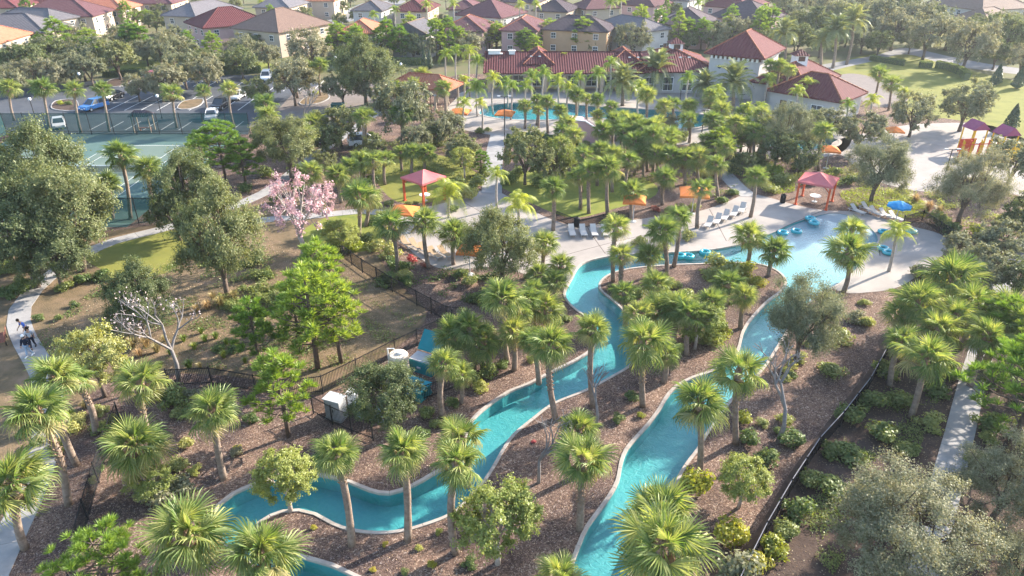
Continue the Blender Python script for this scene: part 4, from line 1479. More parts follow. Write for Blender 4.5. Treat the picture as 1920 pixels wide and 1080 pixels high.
xa, xb = at(912, 136, 3.6).x, at(1206, 136, 3.6).x
ya = at(1000, 136, 3.6).y
ridge_z = up_at(1000, 97, ya + 6.5).z
MB().box(0, xb - xa, 3.6, 13, 0, 3.4).build('wall', M['tanwall'], cb, cl(xa, ya))  # tan rather than white, porch shade put into the recessed wall
hip(cb, xb - xa, 13, 3.6, ridge_z - 3.6, M['tile_red'], .5, cl(xa, ya), gable=True)
MB().box(0, xb - xa, .3, .6, 3.0, 3.37).build('porch_beam', M['whitewall'], cb, cl(xa, ya))
for i in range(9):
    MB().box(-.3, .3, -.3, .3, 0, 3.0).build('column', M['tanwall'], cb, cl(xa + .5 + i * (xb - xa - 1) / 8, ya + .45))
for i in range(8):
    x = xa + 2.4 + i * (xb - xa - 1) / 8
    window(cb, x, ya + 3.6 - 134, 1.5, 0, 1.5, 1.5)
for u0, u1 in ((984, 1036), (1144, 1202)):
    x0, x1 = up_at(u0, 110, ya + 4).x, up_at(u1, 110, ya + 4).x
    hip(cb, x1 - x0, 9, ridge_z - 1.4, 2.0, M['tile_red'], .3, cl(x0, ya + 2.3), trim=M['tile_terra'])
for u, v, s in ((927, 98, 1.1), (937, 104, .45), (960, 99, .55)):
    p = up_at(u, v, ya + 6)
    MB().box(-s, s, -.4, .4, p.z - 2.0, p.z + .3).box(-s - .1, s + .1, -.5, .5, p.z + .3, p.z + .45).build('chimney', M['white'], cb, cl(p.x, p.y))
# main hall
xm0, xm1 = at(1200, 133, 3.9).x, at(1346, 133, 3.9).x
ym = at(1270, 133, 3.9).y
apex = up_at(1267, 88, ym + 7.5)
MB().box(0, xm1 - xm0, 0, 15, 0, 3.7).build('wall', M['whitewall'], cb, cl(xm0, ym))
hip(cb, xm1 - xm0, 15, 3.9, apex.z - 3.9, M['tile_red'], .7, cl(xm0, ym), trim=M['tile_terra'])
for i in range(4):
    window(cb, xm0 + (xm1 - xm0) * (i + .5) / 4, ym - 134, 1.6, 0, 1.3, 1.7)


def cupola(p, s=1.0):
    c = MB().box(-1.1 * s, 1.1 * s, -1.1 * s, 1.1 * s, -1.2 * s, .75 * s).build('cupola', M['white'], cb, cl(p.x, p.y, p.z))
    MB().box(-.6 * s, .6 * s, -1.13 * s, -1.1 * s, -.2 * s, .6 * s).box(1.1 * s, 1.13 * s, -.6 * s, .6 * s, -.2 * s, .6 * s).build('louvre', M['trimbrown'], c)
    e = 1.5 * s
    MB().add([(-e, -e, .75 * s), (e, -e, .75 * s), (e, e, .75 * s), (-e, e, .75 * s), (0, 0, 1.75 * s)], [(0, 1, 4), (1, 2, 4), (2, 3, 4), (3, 0, 4), (3, 2, 1, 0)]).build('cupola_roof', M['tile_red'], c)


cupola(Vector((apex.x, apex.y, apex.z)))
# tower
f, rz, w, d = frame3((1336, 97), (1427, 108), (1462, 90), 7.2)
w = max(8, min(12, w)); d = max(8, min(13, d))
tw = MB().box(0, w, 0, d, 0, 7.0).build('tower_wall', M['whitewall'], cb, cl(f.x, f.y), (0, 0, rz))
hip(tw, w, d, 7.2, up_at(1399, 60, f.y + 5).z - 7.2, M['tile_red'], .9, name='tower_roof', trim=M['tile_terra'])
DN = MB().box(-.17, .17, -.17, .17, 0, .5).mesh('dentil', M['white'])
for i in range(int(d / .8)):
    link('dentil', DN, tw, (-.24, .48 + i * .8, 6.35))
for i in range(int(w / .8)):
    link('dentil', DN, tw, (.48 + i * .8, -.24, 6.35))
MB().box(-.05, -.003, 0, d, 6.4, 6.98).box(0, w, -.05, -.003, 6.4, 6.98).build('eave_band', M['trimbrown'], tw)
for y in (d * .25, d * .78):
    MB().lathe([(.02, 0), (.35, 0), (.35, .06), (.02, .06)], 10).build('round_window', M['glass'], tw, (-.004, y, 5.0), (0, -PI / 2, 0))
# right wing
f, rz, w, d = frame3((1470, 160), (1576, 190), (1618, 173), 3.5)
wg = MB().box(0, w, 0, d, 0, 3.3).build('wing_wall', M['whitewall'], cb, cl(f.x, f.y), (0, 0, rz))
hip(wg, w, d, 3.5, 2.9, M['tile_red'], .6, name='wing_roof', trim=M['tile_terra'])
for y, s in ((3.4, 1.3), (7.5, .5)):
    window(wg, 0, y, 1.7, -PI / 2, s, .9)
link('door', DOOR, wg, (0, d - 2.5, 0), (0, 0, -PI / 2))
f2, rz2, w2, d2 = frame3((1425, 150), (1512, 166), (1572, 140), 3.7)
w2 = max(9, min(14, w2)); d2 = max(9, min(13, d2))
w3 = MB().box(0, w2, 0, d2, 0, 3.5).build('wing_wall', M['whitewall'], cb, cl(f2.x, f2.y), (0, 0, rz2))
hip(w3, w2, d2, 3.7, 3.0, M['tile_red'], .6, name='wing_roof', trim=M['tile_terra'])
ctr = f2 + Matrix.Rotation(rz2, 3, 'Z') @ Vector((w2 / 2, d2 / 2, 0))
cupola(Vector((ctr.x, ctr.y, 6.9)), .95)

# pavilion
f, rz, w, d = frame3((762, 146), (838, 168), (862, 156), 3.6)
w = max(5, min(7, w)); d = max(9, min(14, d))
pv = thing('pavilion', 'open pavilion with terracotta tiled roof and cream columns', 'pavilion', (f.x, f.y, 0), rz)
hip(pv, w, d, 3.6, 1.7, M['tile_terra'], .5)
for i in range(6):
    for x in (.2, w - .2):
        MB().lathe([(.3, 0), (.3, .3), (.2, .35), (.18, 2.9), (.28, 3.05), (.28, 3.37)], 10).build('column', M['cream'], pv, (x, .3 + i * (d - .6) / 5, 0))
MB().box(0, .3, 0, d, 3.05, 3.36).box(w - .3, w, 0, d, 3.05, 3.36).box(.3, w - .3, 0, .3, 3.05, 3.36).build('beam', M['cream'], pv)
# pink slide wall
p = at(1085, 268)
sl = thing('slide_wall', 'pink plaster slide wall with curved white-edged top beside the main pool', 'slide', (p.x, p.y, 0), R(4))
prof = [(-3.2, 0), (-3.2, 1.0), (-2.4, 2.6), (-1.0, 3.3), (.8, 3.1), (2.2, 2.2), (3.3, 1.5), (4.4, 1.3), (4.4, 0)]
mb = MB()
n = len(prof)
mb.add([(x, 0, z) for x, z in prof] + [(x, 2.6, z) for x, z in prof], [tuple(range(n)), tuple(range(2 * n - 1, n - 1, -1))] + [(i + 1, i, i + n, i + 1 + n) for i in range(n - 1)])
mb.build('curved_wall', M['pinkslide'], sl)
MB().tube([(x, -.02, z + .03) for x, z in prof[1:8]], .12, 6).build('edge_trim', M['white'], sl)
MB().box(6.2, 10.6, .3, 3.0, 0, 2.5).build('block_wall', M['pinkslide'], sl)
MB().box(6.1, 10.7, .2, 3.1, 2.5, 2.65).build('wall_cap', M['whitewall'], sl)


# ------------------------------------------------------------------ small things
def copy_tree(o, parent=None):
    c = o.copy()
    COL.objects.link(c)
    if parent is not None:
        c.parent = parent
    for ch in o.children:
        copy_tree(ch, c)
    return c


def gazebo(label, Lp, Fp, Rp, h=2.75):
    """square shade frame: four posts with knee braces, rose canvas pyramid with valance"""
    l, f, r = at(*Lp), at(*Fp), at(*Rp)
    c = (l + r) / 2
    s = (r - l).length / math.sqrt(2)
    s = max(3.2, min(4.6, s))
    a = math.atan2((f - c).y, (f - c).x) + PI / 4 * 3
    g = thing('shade_gazebo', label, 'gazebo', c, a, 'rose shade gazebos')
    k = s / 2
    for x, y in ((-k, -k), (k, -k), (k, k), (-k, k)):
        MB().box(x - .1, x + .1, y - .1, y + .1, 0, h).box(x - .17, x + .17, y - .17, y + .17, 0, .08).build('post', M['redpost'], g)
    for x0, x1, y0, y1 in ((-k, k, -k - .08, -k + .08), (-k, k, k - .08, k + .08), (-k - .08, -k + .08, -k, k), (k - .08, k + .08, -k, k)):
        MB().box(x0, x1, y0, y1, h - .14, h + .02).build('beam', M['redpost'], g)
    for sx in (-1, 1):
        for sy in (-1, 1):
            MB().tube([(sx * k, sy * k, h - .8), (sx * (k - .7), sy * k, h - .1)], .05, 5).tube([(sx * k, sy * k, h - .8), (sx * k, sy * (k - .7), h - .1)], .05, 5).build('brace', M['redpost'], g)
    e, rn = k + .22, 5
    V, F = [], []
    ap = h + s * .26
    corners = [(-e, -e), (e, -e), (e, e), (-e, e)]
    for q in range(4):
        a0, b0_ = corners[q], corners[(q + 1) % 4]
        base = len(V)
        for i in range(rn + 1):
            t = i / rn
            for j in range(rn + 1):
                u = j / rn
                x = (a0[0] + (b0_[0] - a0[0]) * u) * (1 - t)
                y = (a0[1] + (b0_[1] - a0[1]) * u) * (1 - t)
                z = h + .05 + (ap - h) * (t - .10 * math.sin(PI * t) * math.sin(PI * u)) - .06 * math.sin(PI * u) * (1 - t)
                V.append((x, y, z))
        for i in range(rn):
            for j in range(rn):
                p = base + i * (rn + 1) + j
                F.append((p, p + 1, p + rn + 2, p + rn + 1))
    MB().add(V, F).build('canopy', M['rose'], g, smooth=False)
    vb = MB()
    for q in range(4):
        a0, b0_ = corners[q], corners[(q + 1) % 4]
        vb.add([(a0[0], a0[1], h - .16), (b0_[0], b0_[1], h - .16), (b0_[0], b0_[1], h + .055), (a0[0], a0[1], h + .055)], [(0, 1, 2, 3)])
    vb.build('valance', M['rose'], g)
    return g


g1 = gazebo('rose canvas gazebo on red posts in the dry grass left of the sun deck', (760, 376), (795, 388), (833, 374))
g2 = gazebo('rose canvas gazebo on red posts at the far corner of the sun deck', (1488, 381), (1546, 393), (1563, 380))
for g, u, v, lab in ((g1, 797, 376, 'left'), (g2, 1527, 378, 'far corner')):
    p = at(u, v)
    t = thing('round_table', 'round pale table under the %s rose gazebo' % lab, 'table', p)
    MB().lathe([(.01, .70), (.62, .70), (.62, .74), (.01, .75)], 20).build('table_top', M['white'], t)
    MB().lathe([(.3, 0), (.3, .04), (.05, .06), (.05, .69)], 12).build('pedestal', M['grey'], t)


def parasol(label, u, v, rpx_, mat, sides=4, h=2.5, rise=.55, rot=.6, group='orange shade parasols', tilt=0.0):
    """u, v: middle of the canopy"""
    p = at(u, v, h)
    r = max(1.2, rpx_ * mpp(p))
    g = thing('parasol', label, 'parasol', (p.x, p.y, 0), rot, group)
    MB().tube([(0, 0, 0), (0, 0, h + rise - .05)], .05, 8).build('pole', M['grey'], g)
    MB().lathe([(.01, .12), (.12, .12), (.36, .05), (.38, 0)], 14).build('base', M['grey'], g)
    V, F = [(0, 0, h + rise)], []
    ring = []
    for i in range(sides):
        for q in range(2):
            a = 2 * PI * (i + q * .5) / sides
            rr = r * (1 if q == 0 else math.cos(PI / sides) * .96)
            ring.append((math.cos(a) * rr, math.sin(a) * rr, h - .0 - (0 if q == 0 else -.05)))
    n = len(ring)
    mid = [(x * .5, y * .5, h + rise * .58) for x, y, z in ring]
    V += mid + ring + [(x, y, z - .2) for x, y, z in ring]
    for i in range(n):
        j = (i + 1) % n
        F += [(0, 1 + i, 1 + j), (1 + i, 1 + n + i, 1 + n + j, 1 + j), (1 + n + i, 1 + 2 * n + i, 1 + 2 * n + j, 1 + n + j)]
    MB().add(V, F).build('canopy', mat, g)
    rb = MB()
    for i in range(sides):
        a = 2 * PI * i / sides
        rb.tube([(0, 0, h + rise - .1), (math.cos(a) * r * .97, math.sin(a) * r * .97, h - .04)], .02, 4, False)
    rb.build('ribs', M['grey'], g)
    return g


for lab, u, v, r_ in (('orange pyramid parasol in front of the left rose gazebo', 757, 394, 34), ('orange parasol half hidden behind palms by the brown loungers', 880, 468, 30),
                      ('orange parasol in front of the pavilion columns', 862, 209, 26), ('orange parasol beside the main pool edge', 947, 212, 24),
                      ('wide rust-orange parasol above the shaded deck seats', 1302, 360, 38), ('orange parasol behind the palm near the four loungers', 1190, 374, 30),
                      ('orange parasol right of the pink slide wall', 1214, 240, 24), ('rust parasol between oaks near the playground', 1678, 244, 20),
                      ('brown-orange parasol behind the far corner gazebo', 1556, 280, 24)):
    parasol(lab, u, v, r_, M['orange'], 4)
parasol('octagonal blue parasol beside the right row of loungers', 1687, 385, 22, M['blue'], 8, 2.4, .5, group=None)


def lounger_proto(mat):
    """chaise: frame rails, four legs, sling seat and raised back; head at +Y"""
    root = link('sun_lounger', None)
    MB().box(-.33, -.28, -.95, .95, .30, .35).box(.28, .33, -.95, .95, .30, .35).box(-.28, .28, -.95, -.90, .30, .35).box(-.28, .28, .90, .95, .30, .35).build('frame', M['grey'], root)
    for x in (-.30, .30):
        for y in (-.75, .75):
            MB().box(x - .025, x + .025, y - .025, y + .025, 0, .30).build('leg', M['grey'], root)
    MB().box(-.28, .28, -.90, .22, .345, .365).build('seat', mat, root)
    MB().box(-.29, .29, 0, .80, -.012, .012, tilt=R(38), c=(0, 0, 0)).build('backrest', mat, root, (0, .22, .36))
    return root


LG = lounger_proto(M['sling'])
LT = lounger_proto(M['tansling'])
used = set()


def lounger(label, u, v, rz, group, proto):
    o = proto if proto.name not in used else copy_tree(proto)
    used.add(proto.name)
    o.location = at(u, v)
    o.location.z = .012
    o.rotation_euler = (0, 0, rz)
    tag(o, label, 'lounger', group)


for i, (u, v) in enumerate(((1072, 440), (1093, 440), (1113, 440), (1134, 440))):
    lounger('pale grey sun lounger, %s of four in shade by the black bin' % ('first', 'second', 'third', 'last')[i], u, v, R(4), 'four grey loungers in the deck shade', LG)
for i, (u, v) in enumerate(((1328, 424), (1344, 418), (1359, 411), (1376, 404), (1390, 397))):
    lounger('sun lounger, %s of five along the deck edge below the rust parasol' % ('first', 'second', 'third', 'fourth', 'fifth')[i], u, v, R(-28), 'loungers along the deck edge', LG)
for i, (u, v) in enumerate(((1606, 400), (1626, 396), (1642, 404), (1660, 408), (1678, 413))):
    lounger('pale sun lounger, %s of five in the row beside the blue parasol' % ('first', 'second', 'third', 'fourth', 'fifth')[i], u, v, R(28), 'loungers beside the blue parasol', LG)
for i, (u, v) in enumerate(((762, 462), (780, 466), (797, 474), (816, 482), (834, 480))):
    lounger('tan sun lounger, %s of five in the palm shade left of the deck' % ('first', 'second', 'third', 'fourth', 'fifth')[i], u, v, R(40), 'tan loungers under the palms', LT)

# swim rings
_t = MB()
nr_, ns_ = 20, 8
for i in range(nr_):
    for j in range(ns_):
        a, b = 2 * PI * i / nr_, 2 * PI * j / ns_
        rr = .42 + .17 * math.cos(b)
        _t.v.append((rr * math.cos(a), rr * math.sin(a), .17 + .17 * math.sin(b)))
for i in range(nr_):
    for j in range(ns_):
        _t.f.append((i * ns_ + j, ((i + 1) % nr_) * ns_ + j, ((i + 1) % nr_) * ns_ + (j + 1) % ns_, i * ns_ + (j + 1) % ns_))
RING = _t.mesh('ring', M['tube'], True)
HANDLE = MB().tube([(.42, -.1, .33), (.42, -.05, .40), (.42, .05, .40), (.42, .1, .33)], .018, 5).mesh('handle', M['white'])


def swim_ring(label, u, v, z=-.1, s=1.0, tilt=0.0):
    p = at(u, v, z)
    o = thing('swim_ring', label, 'swim ring', p, u * .7, 'turquoise swim rings', s)
    o.rotation_euler[0] = tilt
    link('ring', RING, o)
    link('handle', HANDLE, o)
    link('handle', HANDLE, o, None, (0, 0, PI))


for lab, u, v, z in (('turquoise swim ring, lower of the pair at the shallow edge', 1526, 420, -.04), ('turquoise swim ring, upper of the pair at the shallow edge', 1519, 412, -.03),
                     ('turquoise swim ring floating left of two near the river mouth', 1467, 439, -.16), ('turquoise swim ring floating right of two near the river mouth', 1493, 436, -.16),
                     ('turquoise swim ring lying on the deck below the blue parasol', 1708, 436, .02), ('turquoise swim ring behind the leaning feather palm', 1656, 437, .02),
                     ('turquoise swim ring, upper of two left of the feather palm trunk', 1655, 468, .02), ('turquoise swim ring, lower of two left of the feather palm trunk', 1665, 476, .02),
                     ('turquoise swim ring floating under the bank palms', 1274, 482, -.16), ('turquoise swim ring next to another under the bank palms', 1290, 483, -.16),
                     ('turquoise swim ring floating against the river bank near the bushes', 1322, 476, -.16)):
    swim_ring(lab, u, v, z)


def bin_(label, u, v):
    o = thing('litter_bin', label, 'bin', at(u, v))
    MB().lathe([(.01, 0), (.27, 0), (.30, .05), (.30, .82), (.28, .85)], 14).build('body', M['black'], o)
    MB().lathe([(.31, .85), (.31, .92), (.16, 1.02), (.14, 1.0)], 14).build('lid', M['black'], o)


bin_('black litter bin beside the four grey loungers', 1081, 424)
bin_('black litter bin left of the far corner gazebo', 1467, 380)


def globe_lamp(label, u, v, ub, vb):
    b = at(ub, vb)
    t = up_at(u, v, b.y)
    o = thing('globe_lamp', label, 'lamp', b, 0, 'globe lamps in the car park')
    h = max(3.2, t.z)
    MB().lathe([(.12, 0), (.12, .25), (.06, .35), (.05, h - .25)], 8).build('pole', M['black'], o)
    MB().lathe([(.02, h - .25), (.16, h - .2), (.24, h), (.2, h + .18), (.08, h + .27), (.01, h + .28)], 12).build('globe', M['lampglass'], o, smooth=True)


for a in (('white globe lamp beside the car park entry lane', 58, 186, 68, 226), ('white globe lamp behind the blue car', 152, 143, 157, 172), ('white globe lamp over the middle parking island', 295, 180, 304, 222),
          ('white globe lamp behind the big oak on the drive', 630, 112, 632, 138), ('white globe lamp left of the pavilion', 752, 125, 754, 152)):
    globe_lamp(*a)


def deck_light(label, u, v, ub, vb, arms=2):
    b = at(ub, vb)
    t = up_at(u, v, b.y)
    h = max(3, min(9, t.z))
    o = thing('deck_light', label, 'light pole', b, 0, 'tall deck light poles')
    MB().lathe([(.10, 0), (.10, .4), (.06, .5), (.05, h)], 8).build('pole', M['black'], o)
    for s in (-1, 1)[:arms]:
        MB().box(min(0, s * .75), max(0, s * .75), -.03, .03, h - .04, h + .03).build('arm', M['black'], o)
        MB().box(s * .75 - .22, s * .75 + .22, -.16, .16, h - .02, h + .1).build('lamp_head', M['grey'], o)


for a in (('tall black light pole before the main hall doors', 1277, 108, 1275, 188), ('tall black light pole before the long clubhouse roof', 1005, 106, 1003, 178),
          ('tall black light pole before the raised roof end', 1183, 108, 1183, 178), ('short black light pole beside the date palm', 1386, 186, 1386, 212),
          ('black light pole standing near the path to the main pool', 946, 181, 946, 272), ('black light pole left of the pavilion columns', 808, 183, 809, 214),
          ('thick black light pole among the pool palms', 1315, 207, 1316, 248), ('thin light pole in the sand before the playground', 1776, 280, 1768, 340)):
    deck_light(*a)


# cars
def car(label, u, v, rz, mat, suv=False):
    p = at(u, v)
    p.z = .012
    o = thing('parked_car', label, 'car', p, rz, 'cars in the car park')
    L_, W_, hb, ht = (4.7, 1.9, .98, 1.75) if suv else (4.5, 1.8, .85, 1.42)
    if suv:
        body = [(-2.3, .35), (-2.3, .95), (-2.2, 1.02), (1.1, 1.02), (2.15, .90), (2.33, .70), (2.33, .35)]
        cab = [(-2.22, 1.0), (-2.0, 1.72), (.25, 1.72), (1.15, 1.0)]
    else:
        body = [(-2.2, .32), (-2.22, .82), (-1.5, .92), (1.0, .90), (2.05, .74), (2.22, .58), (2.22, .32)]
        cab = [(-1.75, .90), (-1.05, 1.40), (.25, 1.42), (1.15, .88)]

    def loft(prof, w0, w1, zs):
        n = len(prof)
        V = []
        for s in (-1, 1):
            for x, z in prof:
                t = (z - zs[0]) / (zs[1] - zs[0])
                V.append((x, s * (w0 + (w1 - w0) * max(0, min(1, t))), z))
        F = [tuple(range(n)), tuple(range(2 * n - 1, n - 1, -1))]
        for i in range(n):
            j = (i + 1) % n
            F.append((j, i, i + n, j + n))
        return MB().add(V, F)
    b = loft(body, W_ / 2, W_ / 2 * .93, (.35, 1.05)).build('body', mat, o)
    bv = b.modifiers.new('b', 'BEVEL')
    bv.width, bv.segments = .08, 2
    c = loft(cab, W_ / 2 * .9, W_ / 2 * .72, (cab[0][1], cab[1][1])).build('cabin', M['glass'], o)
    x0, x1, zt = cab[1][0], cab[2][0], cab[1][1]
    MB().box(x0 - .05, x1 + .08, -W_ / 2 * .72, W_ / 2 * .72, zt - .03, zt + .035).build('roof_panel', mat, o)
    pl = MB()
    for s in (-1, 1):
        for (xa_, za), (xb_, zb) in ((cab[0], cab[1]), (cab[3], cab[2]), ((-.35, cab[0][1]), (-.35, zt))):
            pl.tube([(xa_, s * W_ / 2 * .905, za), (xb_, s * W_ / 2 * .725, zb)], .05, 5)
    pl.build('pillars', mat, o)
    for x in (-1.35, 1.38):
        for s in (-1, 1):
            wl_ = MB().tube([(x, s * (W_ / 2 - .2), .33), (x, s * (W_ / 2 + .01), .33)], .33, 14).build('wheel', M['rubber'], o)
            MB().tube([(x, s * (W_ / 2), .33), (x, s * (W_ / 2 + .025), .33)], .20, 10).build('rim', M['grey'], wl_)
    for s in (-1, 1):
        MB().box(2.2 if not suv else 2.28, 2.26 if not suv else 2.36, s * .62 - .2, s * .62 + .2, .58, .72).build('headlight', M['lampglass'], o)
        MB().box(-2.26 if not suv else -2.34, -2.2 if not suv else -2.28, s * .66 - .16, s * .66 + .16, .68, .84).build('tail_light', M['car_red'], o)
    MB().box(2.225 if not suv else 2.335, 2.25 if not suv else 2.36, -.26, .26, .42, .53).build('number_plate', M['white'], o)
    return o


for a in (('bright blue car parked beside the kerbed planting island', 178, 205, R(-112), 'car_blue', True),
          ('black car facing the tennis court near the third island', 415, 203, R(-95), 'car_black', True),
          ('white car parked behind the tennis court screen', 112, 238, R(-60), 'car_white', False),
          ('silver car beside the black car in the right bays', 446, 185, R(-92), 'car_silver', False),
          ('white car half hidden by a palm near the court fence', 398, 222, R(-75), 'car_white', False),
          ('dark red car in the far parking bays by the hedge', 284, 152, R(-95), 'car_red', True),
          ('dark car behind the blue car', 212, 186, R(-100), 'car_black', False),
          ('silver car tucked between blue car and palm', 198, 190, R(-105), 'car_silver', False),
          ('white car at the right end of the car park', 500, 150, R(-80), 'car_white', True),
          ('pale car half hidden by oaks near the footpath', 684, 272, R(20), 'car_white', True),
          ('pale blue car under the oak by the drive', 590, 270, R(10), 'car_silver', False),
          ('white car on the far street between houses', 650, 24, R(20), 'car_white', True),
          ('dark car on the far street under trees', 612, 14, R(10), 'car_black', True),
          ('white car on the far street behind the cream house', 1208, 24, R(5), 'car_white', False)):
    car(a[0], a[1], a[2], a[3], M[a[4]], a[5])

# court shelter
p = at(268, 249)
ks = thing('court_shelter', 'small dark roofed shelter on posts beside the tennis court fence', 'shelter', p, R(3))
for x in (-1.2, 1.2):
    for y in (0, 1.6):
        MB().box(x - .07, x + .07, y - .07, y + .07, 0, 2.5).build('post', M['tanwall'], ks)
MB().add([(-1.6, -.4, 2.45), (1.6, -.4, 2.45), (1.6, 2.0, 2.45), (-1.6, 2.0, 2.45), (-.9, .8, 3.2), (.9, .8, 3.2)], [(0, 1, 5, 4), (1, 2, 5), (2, 3, 4, 5), (3, 0, 4), (3, 2, 1, 0)]).build('roof', M['tile_dark'], ks)
MB().box(-.9, .9, .9, 1.3, .42, .5).box(-.8, -.7, .95, 1.25, 0, .42).box(.7, .8, .95, 1.25, 0, .42).build('bench', M['bench'], ks)

# utility boxes
def cabinet(name, label, u, v, w, d, h, rz, mat, door=True):
    o = thing(name, label, 'cabinet', at(u, v), rz)
    b = MB().box(-w / 2, w / 2, -d / 2, d / 2, .08, h).build('body', mat, o)
    bv = b.modifiers.new('b', 'BEVEL')
    bv.width, bv.segments = .03, 2
    MB().box(-w / 2 - .06, w / 2 + .06, -d / 2 - .06, d / 2 + .06, 0, .08).build('plinth', M['walk'], o)
    MB().box(-w / 2 - .05, w / 2 + .05, -d / 2 - .07, d / 2 + .05, h, h + .07).build('lid', mat, o)
    if door:
        MB().box(-w / 2 + .06, -.01, -d / 2 - .02, -d / 2 - .003, .15, h - .08).box(.01, w / 2 - .06, -d / 2 - .02, -d / 2 - .003, .15, h - .08).build('door', mat, o)
        MB().box(.04, .08, -d / 2 - .05, -d / 2 - .02, h * .45, h * .6).build('handle', M['black'], o)
    return o


cabinet('electric_cabinet', 'grey electric cabinet behind the short picket fence', 632, 782, 1.15, .8, 1.55, R(-22), M['grey'])
cabinet('transformer_box', 'dark green transformer box at the edge of the entrance drive', 635, 212, 2.0, 1.6, 1.5, R(4), M['greenbox'])
cabinet('pump_controller', 'small white control box on the pump stand', 664, 760, .6, .5, 1.1, R(-20), M['white'])
# tank
p = at(750, 698)
tk = thing('chemical_tank', 'tan plastic tank with domed lid beside the teal covers', 'tank', p)
MB().lathe([(.01, 0), (.66, 0), (.70, .06), (.70, .42), (.68, .45), (.70, .48), (.70, .95), (.68, .98), (.70, 1.01), (.70, 1.45), (.62, 1.58), (.01, 1.66)], 22).build('shell', M['tank'], tk, smooth=False)
MB().lathe([(.01, 1.78), (.22, 1.76), (.24, 1.60)], 14, (.15, 0, 0)).build('lid', M['white'], tk)
MB().tube([(-.3, .1, 1.6), (-.3, .1, 1.95), (-.75, .1, 1.95), (-.75, .1, .2)], .05, 8).build('pipe', M['white'], tk)


def pump_cover(label, u, v, w, d, h, rz, lid=0.0):
    o = thing('pump_cover', label, 'equipment cover', at(u, v), rz)
    k = .12
    V = [(-w / 2, -d / 2, 0), (w / 2, -d / 2, 0), (w / 2, d / 2, 0), (-w / 2, d / 2, 0), (-w / 2 + k, -d / 2 + k, h), (w / 2 - k, -d / 2 + k, h), (w / 2 - k, d / 2 - k, h), (-w / 2 + k, d / 2 - k, h)]
    MB().add(V, [(3, 2, 1, 0), (0, 1, 5, 4), (1, 2, 6, 5), (2, 3, 7, 6), (3, 0, 4, 7), (4, 5, 6, 7)]).build('shell', M['teal_dark'], o)
    b = MB().box(-w / 2 - .03, w / 2 + .03, 0, d + .06, 0, .12).build('lid', M['teal'], o, (0, -d / 2 - .03, h + .004), (0, 0, 0))
    if lid:
        b.location = (0, d / 2 + .03, h + .004)
        b.rotation_euler = (PI - lid, 0, 0)
        MB().box(-w / 2 + .1, w / 2 - .1, -d / 2 + .2, d / 2 - .2, h + .004, h + .05).build('tray', M['grey'], o)
    MB().box(-.15, .15, -d / 2 - .06, -d / 2 + .02, h * .5, h * .62).build('latch', M['grey'], o)
    return o


pump_cover('teal equipment cover with its lid propped open behind the tank', 797, 690, 2.1, 1.5, .85, R(-28), R(132))
pump_cover('closed teal equipment cover nearest the picket fence', 778, 738, 2.0, 1.3, .75, R(-30))
ps = thing('pump_stand', 'blue-grey filter pumps and pipes half hidden under the oak', 'pump', at(676, 778), R(-20))
for i in range(3):
    MB().lathe([(.01, 0), (.30, 0), (.32, .1), (.32, .9), (.2, 1.1), (.01, 1.15)], 14, (i * .8, 0, 0)).build('filter_drum', M['jeans'], ps, smooth=True)
MB().tube([(-.2, .35, .5), (1.9, .35, .5), (1.9, -.4, .5)], .07, 8).build('pipe', M['white'], ps)

# bench at left edge
p = at(6, 642)
bn = thing('park_bench', 'red-brown slatted bench at the left edge beside the footpath', 'bench', p, R(-58))
for i in range(4):
    MB().box(-.85, .85, -.26 + i * .13, -.15 + i * .13, .42, .46).build('seat_slat', M['bench'], bn)
for i in range(3):
    MB().box(-.85, .85, .28 + i * .035, .31 + i * .035, .55 + i * .14, .66 + i * .14).build('back_slat', M['bench'], bn)
for x in (-.7, .7):
    MB().box(x - .03, x + .03, -.25, .27, .36, .42).box(x - .03, x + .03, -.25, -.19, 0, .36).box(x - .03, x + .03, .21, .27, 0, .42).add([(x - .03, .26, .42), (x + .03, .26, .42), (x + .03, .28, .42), (x + .03, .40, .95), (x - .03, .40, .95), (x - .03, .36, .95)], [(0, 1, 3, 5), (0, 5, 4), (1, 2, 3), (3, 4, 5)]).build('leg', M['black'], bn)


# people
def skin_body(name, verts, edges, mat, parent, sub=1):
    me = bpy.data.meshes.new(name)
    me.from_pydata([v[:3] for v in verts], edges, [])
    o = link(name, me, parent)
    me.materials.append(mat)
    md = o.modifiers.new('skin', 'SKIN')
    lay = me.skin_vertices[0] if me.skin_vertices else None
    if lay is None:
        bm_ = __import__('bmesh').new()
        bm_.from_mesh(me)
        bm_.verts.layers.skin.verify()
        bm_.to_mesh(me)
        bm_.free()
        lay = me.skin_vertices[0]
    for i, v in enumerate(verts):
        r = v[3]
        lay.data[i].radius = (r, r) if not hasattr(r, '__len__') else r
    lay.data[0].use_root = True
    md.use_smooth_shade = True
    ss = o.modifiers.new('sub', 'SUBSURF')
    ss.levels = ss.render_levels = sub
    return o


HAND = MB().box(-.04, .04, -.014, .014, -.09, 0)
for i, (x, ln) in enumerate(((-.031, .062), (-.011, .075), (.010, .07), (.030, .055))):
    HAND.tube([(x, 0, -.085), (x, .008, -.085 - ln * .55), (x, .03, -.085 - ln)], [.009, .008, .006], 6)
HAND.tube([(.038, 0, -.03), (.062, .01, -.06), (.066, .022, -.09)], [.011, .01, .007], 6)
HAND_ME = HAND.mesh('hand', M['skin'], True)


